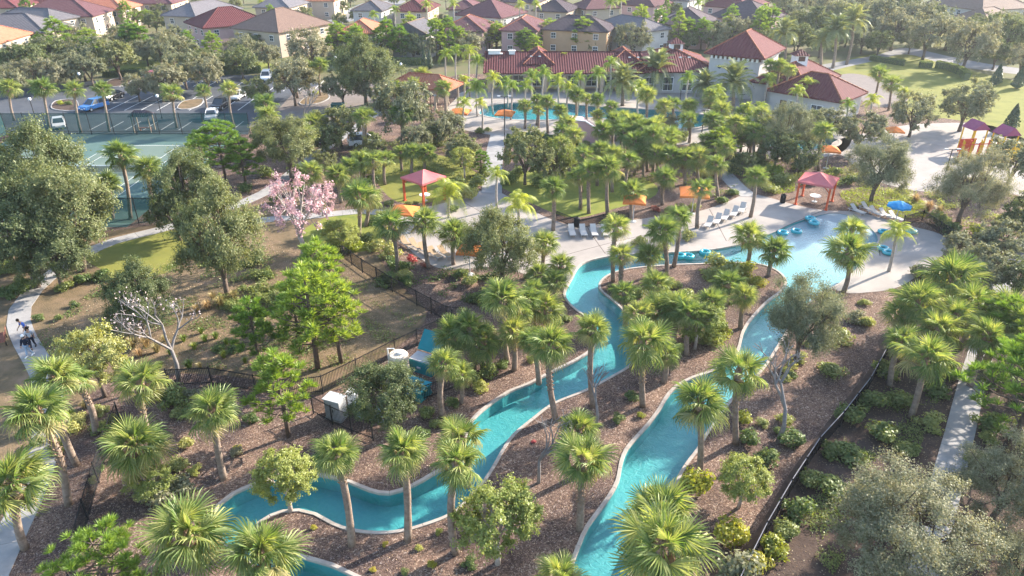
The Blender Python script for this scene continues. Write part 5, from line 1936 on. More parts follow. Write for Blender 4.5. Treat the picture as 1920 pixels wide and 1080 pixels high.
def person(label, u, v, rz, shirt, trousers, shoes, hairm, stride=.22, bend=0.0, coat=False, cap=None, group='people on the footpath'):
    """walking figure, facing +Y before turning; one body, clothes and hair as its pieces"""
    p = at(u, v)
    p.z = .034
    o = thing('person', label, 'person', p, rz, group, 1.06)
    s = stride
    hip_, ch, nk, hd = (0, 0, .93), (0, .02 + bend * .16, 1.22), (0, .03 + bend * .3, 1.46), (0, .05 + bend * .42, 1.62)
    V = [(0, 0, .93, (.135, .10)), (0, .02 + bend * .1, 1.10, (.13, .09)), (0, .03 + bend * .2, 1.32, (.15, .10)), (0, .03 + bend * .3, 1.45, .055), (0, .045 + bend * .36, 1.53, .055),
         (0, .06 + bend * .42, 1.62, (.078, .092)), (0, .06 + bend * .45, 1.72, (.06, .07)),
         (.19, .03 + bend * .22, 1.38, .055), (.24, .0 + s * .35 + bend * .25, 1.12, .043), (.24, .10 + s * .5 + bend * .4, .90, .03),
         (-.19, .03 + bend * .22, 1.38, .055), (-.24, .0 - s * .3 + bend * .25, 1.12, .043), (-.24, .06 - s * .3 + bend * .4, .89, .03),
         (.10, 0, .86, .085), (.10, s * .25, .48, .058), (.10, s * .9 - .04, .09, .04), (.10, s * .9 + .12, .035, .036),
         (-.10, 0, .86, .085), (-.10, -s * .1, .48, .058), (-.10, -s * .95 - .04, .09, .04), (-.10, -s * .95 + .12, .035, .036)]
    E_ = [(0, 1), (1, 2), (2, 3), (3, 4), (4, 5), (5, 6), (2, 7), (7, 8), (8, 9), (2, 10), (10, 11), (11, 12), (0, 13), (13, 14), (14, 15), (15, 16), (0, 17), (17, 18), (18, 19), (19, 20)]
    skin_body('body', V, E_, M['skin'], o)

    def grow(v, k):
        r = v[3]
        r = (r[0] + k, r[1] + k) if hasattr(r, '__len__') else r + k
        return (v[0], v[1], v[2], r)
    k = .035 if coat else .016
    sv = [grow(V[i], k) for i in (1, 2, 7, 8, 10, 11)] + [grow((0, 0, .90, (.15, .115)), k)]
    if coat:
        sv += [grow(V[9], k), grow(V[12], k)]
    se = [(0, 1), (1, 2), (2, 3), (1, 4), (4, 5), (0, 6)] + ([(3, 7), (5, 8)] if coat else [])
    skin_body('jacket' if coat else 'shirt', sv, se, shirt, o)
    tv = [grow(V[i], .018) for i in (0, 13, 14, 15, 17, 18, 19)]
    skin_body('trousers', tv, [(0, 1), (1, 2), (2, 3), (0, 4), (4, 5), (5, 6)], trousers, o)
    for i, j in ((15, 16), (19, 20)):
        a, b = V[i], V[j]
        MB().tube([(a[0], a[1] - .05, .045), (a[0], a[1] + .06, .05), (b[0], b[1] + .04, .035), (b[0], b[1] + .09, .02)], [.05, .055, .045, .025], 8).build('shoe', shoes, o, smooth=True)
    hx, hy, hz = V[5][:3]
    hm = MB()
    hm.lathe([(.105, -.02), (.112, .05), (.095, .11), (.055, .145), (.005, .155)], 12)
    hm.build('hair' if cap is None else 'cap', hairm if cap is None else cap, o, (hx, hy - .015, hz + .01), smooth=True)
    if cap is not None:
        MB().lathe([(.108, -.09), (.112, -.03), (.105, .0)], 12).build('hair', hairm, o, (hx, hy - .025, hz + .01), smooth=True)
    fc = MB()
    fc.tube([(0, .085, 0), (0, .112, -.025)], [.012, .016], 5)
    fc.box(-.045, -.02, .082, .09, .02, .032).box(.02, .045, .082, .09, .02, .032).box(-.025, .025, .08, .088, -.06, -.05)
    fc.build('face_features', M['skin'], o, (hx, hy, hz))
    for s_ in (-1, 1):
        MB().tube([(s_ * .078, 0, -.03), (s_ * .092, -.005, .0), (s_ * .08, 0, .03)], [.01, .018, .01], 5).build('ear', M['skin'], o, (hx, hy, hz))
    for i in (9, 12):
        link('hand', HAND_ME, o, V[i][:3], (R(15), 0, 0))
    return o


person('person in a blue shirt leaning forward, farthest of the walkers', 56, 634, R(150), M['shirt_blue'], M['navy'], M['black'], M['hair'], .15, .7)
person('person in a pale grey shirt and dark trousers between the other walkers', 64, 653, R(-155), M['shirt_grey'], M['navy'], M['black'], M['hair'], .28)
person('person in a navy jacket, pale jeans and white cap, nearest of the walkers', 57, 668, R(175), M['navy'], M['jeans'], M['white'], M['hair'], .2, 0, True, M['white'])

# playground
p = at(1845, 292)
pg = thing('play_structure', 'orange and yellow play structure with two plum roofs on the sand', 'playground', p, R(8), None, 1.05)
for cx, cy, top in ((-.6, 2.0, 3.9), (2.2, 0, 3.6)):
    for sx in (-.95, .95):
        for sy in (-.95, .95):
            MB().tube([(cx + sx, cy + sy, 0), (cx + sx, cy + sy, top - .7)], .09, 8).build('post', M['yellow'], pg)
    MB().box(cx - .9, cx + .9, cy - .9, cy + .9, 1.3, 1.4).build('platform', M['grey'], pg)
    MB().add([(cx - 1.2, cy - 1.15, top - .8), (cx + 1.2, cy - 1.15, top - .8), (cx + 1.2, cy + 1.15, top - .8), (cx - 1.2, cy + 1.15, top - .8), (cx, cy - 1.15, top + .2), (cx, cy + 1.15, top + .2)],
             [(0, 1, 4), (1, 2, 5, 4), (2, 3, 5), (3, 0, 4, 5), (3, 2, 1, 0)]).build('roof', M['purple'], pg)
MB().box(-3.9, -1.7, .1, .22, .7, 2.3).build('climbing_panel', M['redplay'], pg)
for i in range(16):
    MB().tube([(-4.2 + i * .42, -.6 + (i % 3) * .25, 0), (-4.2 + i * .42, -.6 + (i % 3) * .25, 2.0 + .3 * (i % 2))], .08, 7).build('post', M['yellow'] if i % 3 else M['redplay'], pg)
for j in range(2):
    V = []
    for i in range(7):
        t = i / 6
        V += [(.5 + j * .9, -.9 - 2.2 * t, 1.45 - 1.25 * t + .15 * math.sin(t * 6)), (1.1 + j * .9, -.9 - 2.2 * t, 1.45 - 1.25 * t + .15 * math.sin(t * 6))]
    MB().add(V, [(2 * i, 2 * i + 1, 2 * i + 3, 2 * i + 2) for i in range(6)]).build('slide_chute', M['yellow'], pg)
MB().tube([(-4.2, -.5, 1.7), (.3, -.5, 1.75)], .06, 6).build('overhead_bar', M['redplay'], pg)
MB().box(3.3, 4.6, -.6, .6, .2, 1.5).build('crawl_box', M['yellow'], pg)


# ------------------------------------------------------------------ plants
ORD = ['first', 'second', 'third', 'fourth', 'fifth', 'sixth', 'seventh', 'eighth', 'ninth', 'tenth', 'eleventh', 'twelfth', 'thirteenth', 'fourteenth', 'fifteenth',
       'sixteenth', 'seventeenth', 'eighteenth', 'nineteenth', 'twentieth']
for t_ in ('twenty', 'thirty', 'forty'):
    ORD += [t_ + '-' + o for o in ORD[:9]] + [{'twenty': 'thirtieth', 'thirty': 'fortieth', 'forty': 'fiftieth'}[t_]]
ZONES = [('by the car park', lambda u, v: u < 520 and v < 256), ('round the entrance drive', lambda u, v: u < 770 and v < 268),
         ('before the clubhouse', lambda u, v: u < 1490 and 135 < v < 178), ('among the far houses', lambda u, v: u < 1490 and v <= 135),
         ('round the main pool', lambda u, v: u < 1480 and v < 276), ('along the upper right road', lambda u, v: v < 172), ('near the playground', lambda u, v: u > 1440 and v < 350),
         ('by the tennis court path', lambda u, v: u < 345 and v < 565), ('behind the pink flowering tree', lambda u, v: u < 725 and v < 465),
         ('left of the sun deck', lambda u, v: u < 1000 and v < 568), ('behind the sun deck', lambda u, v: u < 1435 and v < 428),
         ('round the beach pool', lambda u, v: u > 1480 and v < 560 or (u > 1400 and v < 470)), ('near the left footpath', lambda u, v: u < 400 and v > 560 and u < 460 - (v - 560) * .25),
         ('in the pine straw slope', lambda u, v: u < 720 and v < 720 and u < 700), ('by the pump yard', lambda u, v: u < 930 and v < 860),
         ('beyond the long black fence', lambda u, v: u > 1690 - (v - 620) * .68 and v > 500), ]


def in_island(u, v):
    p = at(u, v)
    return inside(p.x, p.y, [q for q in i_line])


def zone(u, v):
    if v > 490 and in_island(u, v):
        return 'on the river island'
    for nm, f in ZONES:
        if f(u, v):
            return nm
    return 'on the outer river bank'


PEND = []                     # (root, kind phrase, u, v) waiting for their labels


def pend(o, kind, cat, group, u, v):
    o['category'] = cat
    o['group'] = group
    PEND.append((o, kind, u, v))


def pix(p):
    d = p[1] * math.cos(PITCH) + (CAM_H - p[2]) * math.sin(PITCH)
    upc = p[1] * math.sin(PITCH) - (CAM_H - p[2]) * math.cos(PITCH)
    return 960 + FOCAL * p[0] / d, 540 - FOCAL * upc / d


RN = random.Random(77)
USED = []


def palm(cu, cv, b, rpx_, kind='sabal'):
    """crown centre pixel, base: (u, v) or a height in metres, crown radius in pixels"""
    if hasattr(b, '__len__'):
        base = at(*b)
        top = up_at(cu, cv, base.y)
    else:
        top = at(cu, cv, b)
        base = Vector((top.x + RN.uniform(-.25, .25), top.y + RN.uniform(-.2, .2), 0))
        if inside(base.x, base.y, RIVER):
            base.x += .4
    if top.z < 1.2:
        top.z = 1.2
    rm = rpx_ * mpp(top) * 1.0
    USED.append((kind, round(top.z, 1), round(rm, 2), (cu, cv)))
    near = rpx_ >= 44
    nm = {'sabal': 'sabal_palm', 'queen': 'queen_palm', 'date': 'date_palm', 'tall': 'tall_fan_palm'}[kind]
    o = thing(nm, '', 'palm tree', base, 0)
    r0 = {'sabal': .17, 'queen': .13, 'date': .26, 'tall': .18}[kind]
    d = top - base
    tm, bb = palm_trunk(base, top, r0 * (1.0 if rm > 1.1 else .8), RN, RN.choice((.35, .5, .65, .2)) if kind in ('sabal', 'tall') else 0, rpx_ > 26)
    tr = tm.build('trunk', M['palm_bark'] if kind != 'queen' else M['pale_bark'], o, smooth=True)
    if bb is not None:
        bb.build('leaf_bases', M['boots'], tr)
    s = rm / {'sabal': 1.78, 'tall': 1.78, 'queen': 2.0, 'date': 2.2}[kind]
    rz = RN.uniform(0, 6.28)
    if kind in ('sabal', 'tall'):
        vi = RN.randrange(5)
        cr = link('crown' if not near else 'palm_heart', SABAL_CROWN[vi] if not near else HEART, o, d, (d.y / d.z * -.3, d.x / d.z * .3, rz), s if not near else min(1.1, s))
        if near:
            q = link('crown', None, o, d, (RN.uniform(-.22, .22), RN.uniform(-.22, .22), rz), s * RN.uniform(.92, 1.05))
            for k, e, sc in PLANS[vi]:
                me = FROND_ME[k] if k < 4 else (FROND_YE if k == 4 else FROND_DE)
                link('frond', me, q, (0, 0, 0), (e[0] + RN.uniform(-.12, .12), e[1], e[2] + RN.uniform(-.12, .12)), sc * RN.uniform(.92, 1.08))
        else:
            link('palm_heart', HEART, o, d, (0, 0, 0), min(1.1, s))
    elif kind == 'queen':
        link('crown', RN.choice(QUEEN_CROWN), o, d, (0, 0, rz), s)
    else:
        link('crown', RN.choice(DATE_CROWN), o, d, (0, 0, rz), s)
    ph = {'sabal': 'sabal fan palm', 'queen': 'drooping feather palm', 'date': 'broad date palm', 'tall': 'tall fan palm'}[kind]
    size = 'large ' if near else ''
    pend(o, size + ph, 'palm tree', {'sabal': 'sabal palms', 'queen': 'feather palms', 'date': 'date palms', 'tall': 'tall fan palms'}[kind], *pix(base))
    return o


SABALS = [
    # car park row
    (17, 165, (27, 226), 22), (80, 165, (94, 246), 26), (138, 167, (152, 249), 22), (191, 167, (205, 247), 21), (322, 174, (332, 240), 24), (381, 170, (389, 215), 17), (429, 166, (440, 241), 21), (145, 75, (150, 116), 12),
    (600, 122, (601, 180), 19), (577, 124, (578, 178), 16), (497, 193, 4.6, 26), (502, 216, 4.0, 24), (512, 242, 3.4, 24),
    (790, 140, (791, 176), 19), (830, 163, (835, 214), 20), (775, 156, 4.2, 16), (742, 163, 4.2, 17), (760, 165, 4.0, 16),
    # main pool
    (1081, 178, (1081, 223), 20), (984, 197, (984, 241), 17), (1026, 190, (1027, 250), 18), (1010, 207, (1009, 240), 15), (1051, 207, (1050, 255), 17), (1007, 187, (1006, 235), 15),
    (1120, 186, (1122, 240), 17), (1145, 199, (1146, 255), 17), (1212, 178, (1210, 250), 22), (1120, 216, (1122, 255), 16), (1157, 222, (1155, 265), 19), (1190, 222, (1187, 252), 16),
    (1245, 199, (1246, 250), 20), (1235, 228, (1235, 270), 18), (1262, 194, (1263, 240), 18), (1292, 199, (1292, 245), 20), (1292, 224, (1292, 268), 22), (1335, 194, (1336, 240), 20), (1350, 189, (1352, 232), 17),
    (1405, 247, (1406, 290), 22), (1375, 240, (1376, 285), 22), (1345, 232, (1346, 278), 22), (1325, 262, (1326, 300), 20), (1265, 255, (1266, 296), 18), (1100, 185, (1100, 235), 15), (1430, 232, 4.2, 20),
    (1452, 150, 4.2, 16), (1462, 122, 7.0, 17), (1480, 132, 6.6, 16), (1445, 122, 7.0, 16),
    (1650, 138, 5.0, 22), (1672, 156, (1666, 207), 22), (1695, 175, (1691, 193), 15), (1544, 246, (1535, 320), 24),
    # court
    (225, 290, (245, 410), 36), (277, 316, (290, 412), 31), (202, 342, (211, 410), 28),
    # slope behind blossom tree, left of deck
    (582, 320, (590, 372), 28), (632, 328, (640, 380), 28), (677, 302, (680, 342), 28), (722, 297, (722, 346), 22), (752, 285, (754, 321), 20), (772, 285, (771, 326), 22), (800, 287, (797, 322), 24),
    (672, 366, (672, 452), 41), (690, 372, (686, 424), 32), (732, 422, (745, 508), 43), (795, 415, (804, 503), 36), (850, 438, (850, 496), 38), (872, 445, (864, 478), 28), (700, 300, 4.0, 24), (655, 312, 3.6, 24),
    # behind deck
    (1037, 352, (1037, 432), 29), (1104, 320, (1104, 400), 29), (1140, 315, (1139, 401), 33), (1085, 330, (1088, 392), 24), (1247, 332, (1242, 384), 27), (1185, 358, (1184, 412), 29), (1317, 353, (1307, 428), 26),
    (1417, 331, (1407, 407), 26), (1342, 308, (1347, 372), 24), (1285, 296, (1285, 345), 28), (1230, 288, (1231, 340), 27), (1260, 293, (1261, 345), 27), (1310, 292, (1310, 342), 28), (1205, 285, (1206, 335), 24), (1095, 290, 4.5, 24), (1150, 290, 4.5, 24),
    (1125, 280, 4.5, 22), (1180, 300, 4.2, 24), (1360, 275, 4.5, 24),
    # river mouth, island top
    (1155, 425, (1150, 528), 33), (1165, 478, (1163, 546), 31), (1242, 432, (1250, 518), 37), (1272, 406, (1263, 500), 30), (1217, 478, (1219, 528), 29), (1230, 532, 3.0, 33), (1365, 532, (1362, 575), 36),
    (1405, 442, (1398, 505), 36), (1452, 470, (1441, 518), 37), (1022, 456, (1018, 512), 33), (1052, 496, (1050, 540), 30), (1010, 516, (1008, 560), 30), (1040, 528, (1040, 570), 30),
    (1590, 472, (1581, 548), 49), (1597, 432, (1594, 510), 34),
    (942, 560, (952, 682), 46), (1022, 578, (1028, 625), 43), (990, 560, 3.4, 30), (975, 585, 3.0, 28),
    # right hand thicket
    (1787, 522, 4.0, 62), (1890, 580, 4.4, 46), (1722, 568, 4.6, 52), (1760, 617, 4.0, 46), (1735, 672, (1708, 782), 60), (1825, 566, 4.0, 48), (1790, 590, 4.0, 46), (1690, 640, 3.6, 44),
    # pump yard
    (832, 682, (830, 782), 37), (864, 700, (865, 755), 30), (850, 628, (856, 690), 48), (905, 640, (905, 694), 46), (880, 615, 3.5, 44),
    # island
    (1032, 647, (1042, 786), 50), (1112, 617, (1112, 762), 40), (1207, 638, (1205, 762), 60), (1247, 662, (1245, 717), 34), (1240, 580, (1245, 640), 46), (1270, 575, 3.2, 40),
    (1085, 806, 3.4, 44), (1092, 862, (1087, 992), 62), (630, 852, (660, 1022), 54), (755, 847, (765, 1014), 52), (855, 868, (855, 1037), 58), (864, 822, (876, 912), 54), (490, 1038, 4.5, 84), (1047, 1085, 4.0, 56),
    (1170, 548, 3.0, 30), (1292, 588, 3.4, 38), (1332, 566, 3.4, 34), (1198, 590, 3.0, 36), (1395, 555, 3.0, 30), (1000, 640, 3.4, 36), (962, 622, 3.2, 36), (1000, 545, 3.2, 30), (1850, 628, 4.2, 46), (1692, 588, 3.6, 40), (1915, 610, 4.4, 46),
    # outer bank
    (1385, 697, (1380, 832), 62), (1312, 757, (1312, 884), 58), (1242, 962, 4.2, 74), (1242, 1022, 4.8, 92), (350, 1002, 4.8, 88),
    # lower left
    (104, 706, (144, 872), 54), (70, 770, (128, 946), 68), (262, 716, (288, 836), 58), (250, 836, (272, 917), 68), (400, 770, (420, 898), 54), (27, 906, (47, 1028), 72), (140, 712, 4.2, 40),
]
for a in SABALS:
    palm(*a)
for a in [(855, 100, 7.5, 20), (880, 100, 7.5, 20), (835, 106, 6.5, 18), (895, 118, (890, 166), 20), (870, 155, (870, 187), 18), (893, 170, (895, 218), 24), (870, 197, (866, 250), 20), (902, 197, (904, 242), 16), (950, 160, (952, 202), 20),
          (975, 112, (975, 158), 18), (1056, 117, (1056, 160), 22), (1145, 120, 7.0, 18), (997, 147, (997, 187), 22), (1047, 157, (1047, 194), 22), (1515, 162, (1517, 215), 22), (1495, 175, 4.2, 20), (1590, 200, 4.0, 18), (1440, 152, 5.0, 20), (1425, 205, 4.0, 18),
          (842, 370, (842, 408), 44), (932, 332, (932, 392), 24), (972, 392, 4.2, 42), (1680, 443, (1666, 509), 36), (1635, 192, 4.0, 20), (960, 165, 5.0, 18), (1400, 205, 4.5, 18), (700, 30, 7, 12), (740, 20, 7, 12), (800, 12, 8, 13), (850, 10, 8, 12), (975, 12, 8, 13), (1005, 10, 8, 12),
          (925, 150, 5.5, 20), (1020, 140, 6.0, 20), (1085, 150, 5.5, 20), (1120, 142, 6.0, 20), (1200, 165, 5.0, 20), (1290, 150, 5.5, 20), (985, 165, 4.5, 20), (1065, 168, 4.5, 20), (1345, 175, 4.5, 20), (1145, 8, 8, 14), (1165, 2, 9, 12), (1310, 8, 8, 12)]:
    palm(*a, 'queen')
for a in [(1230, 133, (1230, 172), 40), (1167, 156, (1167, 198), 38), (1375, 156, (1374, 208), 42), (1320, 160, (1320, 192), 30)]:
    palm(*a, 'date')
for a in [(1470, 63, (1472, 112), 30), (1567, 58, (1561, 128), 30), (1540, 78, (1539, 122), 22), (1600, 40, (1587, 121), 30)]:
    palm(*a, 'date')


def tree(kind, cu, cv, rpx_, zs=1.0, variant=None, lab=None):
    """crown centre pixel and radius; stands upright under it. zs stretches it"""
    near = rpx_ >= 52
    lib, up, nm, ph, cat = {'oak': (OAK_N if near else OAK_F, 1.15, 'oak_tree', 'dark green oak', 'oak tree'), 'grey': (GREY_N if near else GREY_F, 1.15, 'oak_tree', 'grey-green oak', 'oak tree'),
                            'lime': (LIME_N, 1.5, 'round_tree', 'light green round tree', 'tree'), 'olive': (OLIVE_N, 1.35, 'olive_tree', 'yellow-green tree', 'tree'),
                            'pink': (PINK_N, 1.35, 'blossom_tree', 'pink flowering tree', 'tree')}[kind]
    z = 4.0
    for _ in range(8):
        p = at(cu, cv, z)
        rm = rpx_ * mpp(p)
        z = rm * up * zs
    tm, cm = lib[variant if variant is not None else RN.randrange(len(lib))]
    o = thing(nm, '', cat, (p.x, p.y, 0), RN.uniform(0, 6.28), None, (rm, rm, rm * zs))
    link('trunk', tm, o)
    link('crown', cm, o)
    size = 'large ' if rpx_ >= 70 else ('small ' if rpx_ < 22 else '')
    pend(o, size + ph if lab is None else lab, cat, {'oak': 'dark green oaks', 'grey': 'grey-green oaks', 'lime': 'light green trees', 'olive': 'yellow-green trees', 'pink': 'flowering trees'}[kind], *pix((p.x, p.y, 0)))
    return o


OAKS = [('oak', 70, 330, 84, 1.3), ('oak', 118, 395, 92, 1.2), ('oak', 35, 440, 88, 1.1), ('oak', 95, 470, 70, 1.0), ('oak', 350, 352, 58, 1.4), ('oak', 405, 448, 74, 1.5), ('oak', 325, 395, 44, 1.2), ('oak', 252, 560, 54, 1.45), ('oak', 940, 460, 66, 1.2),
        ('oak', 722, 748, 68, 1.15), ('oak', 30, 118, 34), ('grey', 62, 132, 28), ('oak', 215, 108, 36), ('grey', 130, 130, 30), ('grey', 166, 128, 30), ('grey', 320, 82, 24), ('grey', 342, 128, 34), ('oak', 392, 116, 30), ('grey', 450, 90, 30),
        ('grey', 300, 162, 26), ('oak', 100, 100, 26), ('grey', 240, 95, 20), ('grey', 15, 140, 24), ('grey', 430, 110, 24), ('grey', 20, 80, 20), ('oak', 480, 80, 20),
        ('grey', 580, 90, 38), ('grey', 552, 142, 36), ('oak', 680, 128, 54, 1.1), ('grey', 752, 200, 50, 1.15), ('oak', 635, 232, 40), ('grey', 828, 238, 32), ('oak', 538, 272, 54, 1.1), ('grey', 500, 100, 26), ('grey', 787, 74, 27), ('grey', 835, 72, 22), ('grey', 895, 70, 25), ('grey', 930, 64, 24),
        ('oak', 860, 72, 20), ('oak', 770, 82, 18), ('grey', 1186, 68, 32), ('grey', 1370, 58, 30), ('oak', 1328, 56, 20), ('oak', 985, 78, 22), ('oak', 1115, 80, 18), ('grey', 1420, 50, 24),
        ('grey', 1642, 30, 45), ('grey', 1680, 52, 36), ('grey', 1742, 64, 40), ('grey', 1820, 80, 46), ('oak', 1890, 62, 42), ('grey', 1815, 192, 48), ('grey', 1716, 212, 40), ('grey', 1478, 242, 52), ('grey', 1552, 226, 34), ('oak', 1520, 235, 30), ('grey', 1616, 242, 40), ('oak', 1500, 290, 36), ('oak', 1460, 275, 36),
        ('grey', 1650, 312, 58, 1.1), ('grey', 1820, 345, 62, 1.1), ('grey', 1905, 300, 50), ('oak', 985, 288, 44, 1.2), ('oak', 1030, 305, 34, 1.2), ('oak', 610, 260, 30), ('oak', 870, 282, 30), ('grey', 1060, 240, 18), ('grey', 1510, 592, 70, 1.3), ('grey', 1850, 500, 50, .9), ('grey', 1705, 985, 130, .9), ('grey', 1895, 905, 84, 1.1), ('grey', 1925, 1050, 70),
        ('grey', 1810, 470, 44, .8), ('grey', 1880, 450, 48, .9), ('oak', 1915, 520, 46, .9), ('oak', 1930, 400, 46), ('grey', 1560, 18, 30), ('oak', 1530, 40, 30), ('grey', 1600, 8, 30), ('oak', 1690, 10, 30), ('grey', 1480, 20, 28), ('oak', 1500, 70, 26), ('grey', 1720, 30, 30), ('oak', 1780, 60, 28), ('grey', 1850, 50, 28),
        ('oak', 1870, 100, 26), ('grey', 1920, 110, 30), ('oak', 1440, 70, 20), ('grey', 1620, 70, 26), ('oak', 1650, 80, 24), ('grey', 1590, 60, 24), ('oak', 1710, 75, 22), ('oak', 300, 20, 18), ('grey', 600, 8, 16), ('oak', 640, 12, 14), ('oak', 570, 28, 16), ('grey', 495, 18, 16), ('oak', 1265, 20, 16), ('grey', 1020, 30, 14), ('oak', 1135, 35, 12),
        ('oak', 290, 40, 20), ('oak', 250, 30, 16), ('grey', 1020, 60, 18), ('oak', 950, 40, 12), ('grey', 830, 38, 12), ('oak', 735, 35, 10), ('lime', 1052, 290, 30, 1.2), ('grey', 385, 132, 36), ('grey', 312, 148, 36), ('oak', 52, 112, 36), ('grey', 150, 112, 34), ('grey', 548, 150, 42), ('oak', 450, 115, 30), ('grey', 100, 135, 30), ('grey', 20, 150, 28), ('grey', 255, 160, 26), ('oak', 480, 168, 26), ('grey', 640, 160, 34), ('oak', 500, 255, 34), ('grey', 700, 165, 30)]
for a in OAKS:
    tree(*a)
for a in [('lime', 532, 895, 58), ('lime', 932, 975, 78, 1.0), ('lime', 1310, 602, 46, .9), ('lime', 870, 300, 24), ('olive', 172, 668, 60, 1.15), ('lime', 1395, 900, 50, .95), ('lime', 280, 900, 40, .7), ('lime', 640, 440, 34, .7)]:
    tree(*a)
tree('pink', 553, 385, 68, 1.15, lab='pink flowering tree with pale trunk')
tree('pink', 600, 368, 30, 1.0, lab='small pink flowering tree beside the larger one')


def pine(cu, vt, b, rpx_, wide=False):
    base = at(*b)
    top = up_at(cu, vt, base.y)
    rm = rpx_ * mpp(base) * 1.15
    lib = PINE_W if wide else PINE_N
    tm, cm = RN.choice(lib)
    k = rm / (.42 if wide else .30) / 1.05
    o = thing('pine_tree', '', 'pine tree', base, RN.uniform(0, 6.28), None, (k, k, max(2.0, top.z)))
    link('trunk', tm, o)
    link('crown', cm, o)
    pend(o, 'bright green pine', 'pine tree', 'young pines', *b)


for a in [(612, 452, (612, 600), 52), (588, 500, (596, 692), 66), (640, 520, (640, 680), 56), (560, 540, (565, 660), 48), (482, 562, (490, 692), 42), (535, 662, (541, 818), 58), (425, 228, (425, 345), 52, True), (390, 250, (385, 330), 36), (460, 258, (462, 350), 36),
          (85, 62, (88, 122), 18), (270, 46, (270, 112), 26), (355, 58, (357, 112), 18), (402, 60, (404, 118), 20), (100, 75, (102, 128), 16), (635, 42, (636, 112), 24), (672, 48, (673, 108), 20), (718, 48, (718, 110), 22), (752, 60, (752, 108), 18), (1030, 36, (1030, 95), 26), (1090, 34, (1090, 100), 28),
          (985, 54, (985, 105), 22), (1285, 34, (1286, 92), 20), (310, 8, (310, 40), 14), (280, 18, (280, 52), 18), (1880, 630, (1890, 850), 110, True), (1930, 560, (1935, 740), 90, True), (1850, 560, (1850, 690), 60, True), (250, 1000, (235, 1180), 92, True), (1000, 66, (1000, 110), 18), (1060, 48, (1060, 98), 18), (1240, 60, (1240, 95), 14), (480, 44, (482, 90), 14), (590, 30, (590, 70), 12), (1345, 240, (1345, 305), 32), (1385, 222, (1388, 285), 32),
          (900, 282, (902, 330), 20)]:
    pine(*a)


# belts of trees too dense to tell from the tables: scattered with even spacing
def free(p, clear=1.5):
    for f, rz, w, d in HOUSES:
        q = Matrix.Rotation(-rz, 3, 'Z') @ (Vector((p.x, p.y, 0)) - Vector((f.x, f.y, 0)))
        if -clear < q.x < w + clear and -clear < q.y < d + clear:
            return False
    return not any(inside(p.x, p.y, h) for h in HOLES)


def belt(poly, n, gap, kinds, rr, seed):
    rb = random.Random(seed)
    us, vs = [q[0] for q in poly], [q[1] for q in poly]
    got = []
    t = 0
    while len(got) < n and t < 4000:
        t += 1
        u, v = rb.uniform(min(us), max(us)), rb.uniform(min(vs), max(vs))
        if not inside(u, v, poly) or any(abs(u - a) < gap and abs(v - b) < gap * .35 for a, b in got):
            continue
        p = at(u, v)
        if not free(p):
            continue
        got.append((u, v))
        k = rb.choice(kinds)
        r_ = rb.uniform(*rr)
        if k == 'pine':
            h = rb.uniform(6, 9.5)
            pine(u, pix((p.x, p.y, h))[1], (u, v), r_ * .95)
        elif k in ('sabal', 'queen'):
            palm(u, pix((p.x, p.y, rb.uniform(3.6, 5.4)))[1], (u, v), r_, k)
        else:
            tree(k, u, v - r_ * 1.05, r_)


belt([(0, 128), (0, 104), (280, 92), (345, 96), (350, 128), (300, 130)], 18, 16, ['grey', 'grey', 'oak', 'pine', 'grey'], (19, 30), 1)
belt([(625, 118), (625, 96), (900, 88), (910, 112), (800, 118)], 17, 15, ['grey', 'oak', 'pine', 'pine', 'grey'], (18, 27), 2)
belt([(925, 102), (930, 86), (1440, 76), (1450, 96)], 24, 15, ['grey', 'oak', 'pine', 'grey'], (16, 24), 3)
belt([(0, 70), (0, 40), (640, 22), (1440, 18), (1440, 60), (640, 66), (300, 60)], 44, 16, ['grey', 'oak', 'pine', 'oak', 'queen'], (9, 15), 4)
belt([(0, 22), (0, 2), (1440, 2), (1440, 20)], 40, 18, ['grey', 'oak', 'oak', 'pine'], (8, 13), 5)
belt([(1450, 100), (1450, 20), (1740, 12), (1930, 60), (1930, 112), (1840, 106), (1700, 84), (1640, 96), (1560, 108)], 36, 20, ['grey', 'oak', 'grey'], (20, 30), 6)
belt([(1010, 345), (1010, 290), (1180, 276), (1440, 288), (1440, 335), (1340, 345), (1200, 332)], 22, 17, ['sabal', 'sabal', 'sabal', 'oak'], (20, 27), 7)
belt([(1230, 268), (1240, 240), (1440, 236), (1500, 250), (1470, 290), (1330, 282)], 8, 18, ['sabal', 'sabal', 'grey'], (18, 24), 8)
belt([(540, 330), (560, 280), (700, 262), (860, 262), (890, 320), (760, 318), (660, 345)], 14, 20, ['sabal', 'oak', 'sabal', 'grey'], (20, 30), 9)


def simple(name, cat, kindph, group, meshes, u, v, rpx_, zs=.9, part='foliage', lab=None, rot=True):
    p = at(u, v)
    r = rpx_ * mpp(p)
    o = thing(name, lab or '', cat, p, RN.uniform(0, 6.28) if rot else 0, group, (r, r, r * zs))
    link(part, RN.choice(meshes), o)
    if lab is None:
        pend(o, kindph, cat, group, u, v)
    return o


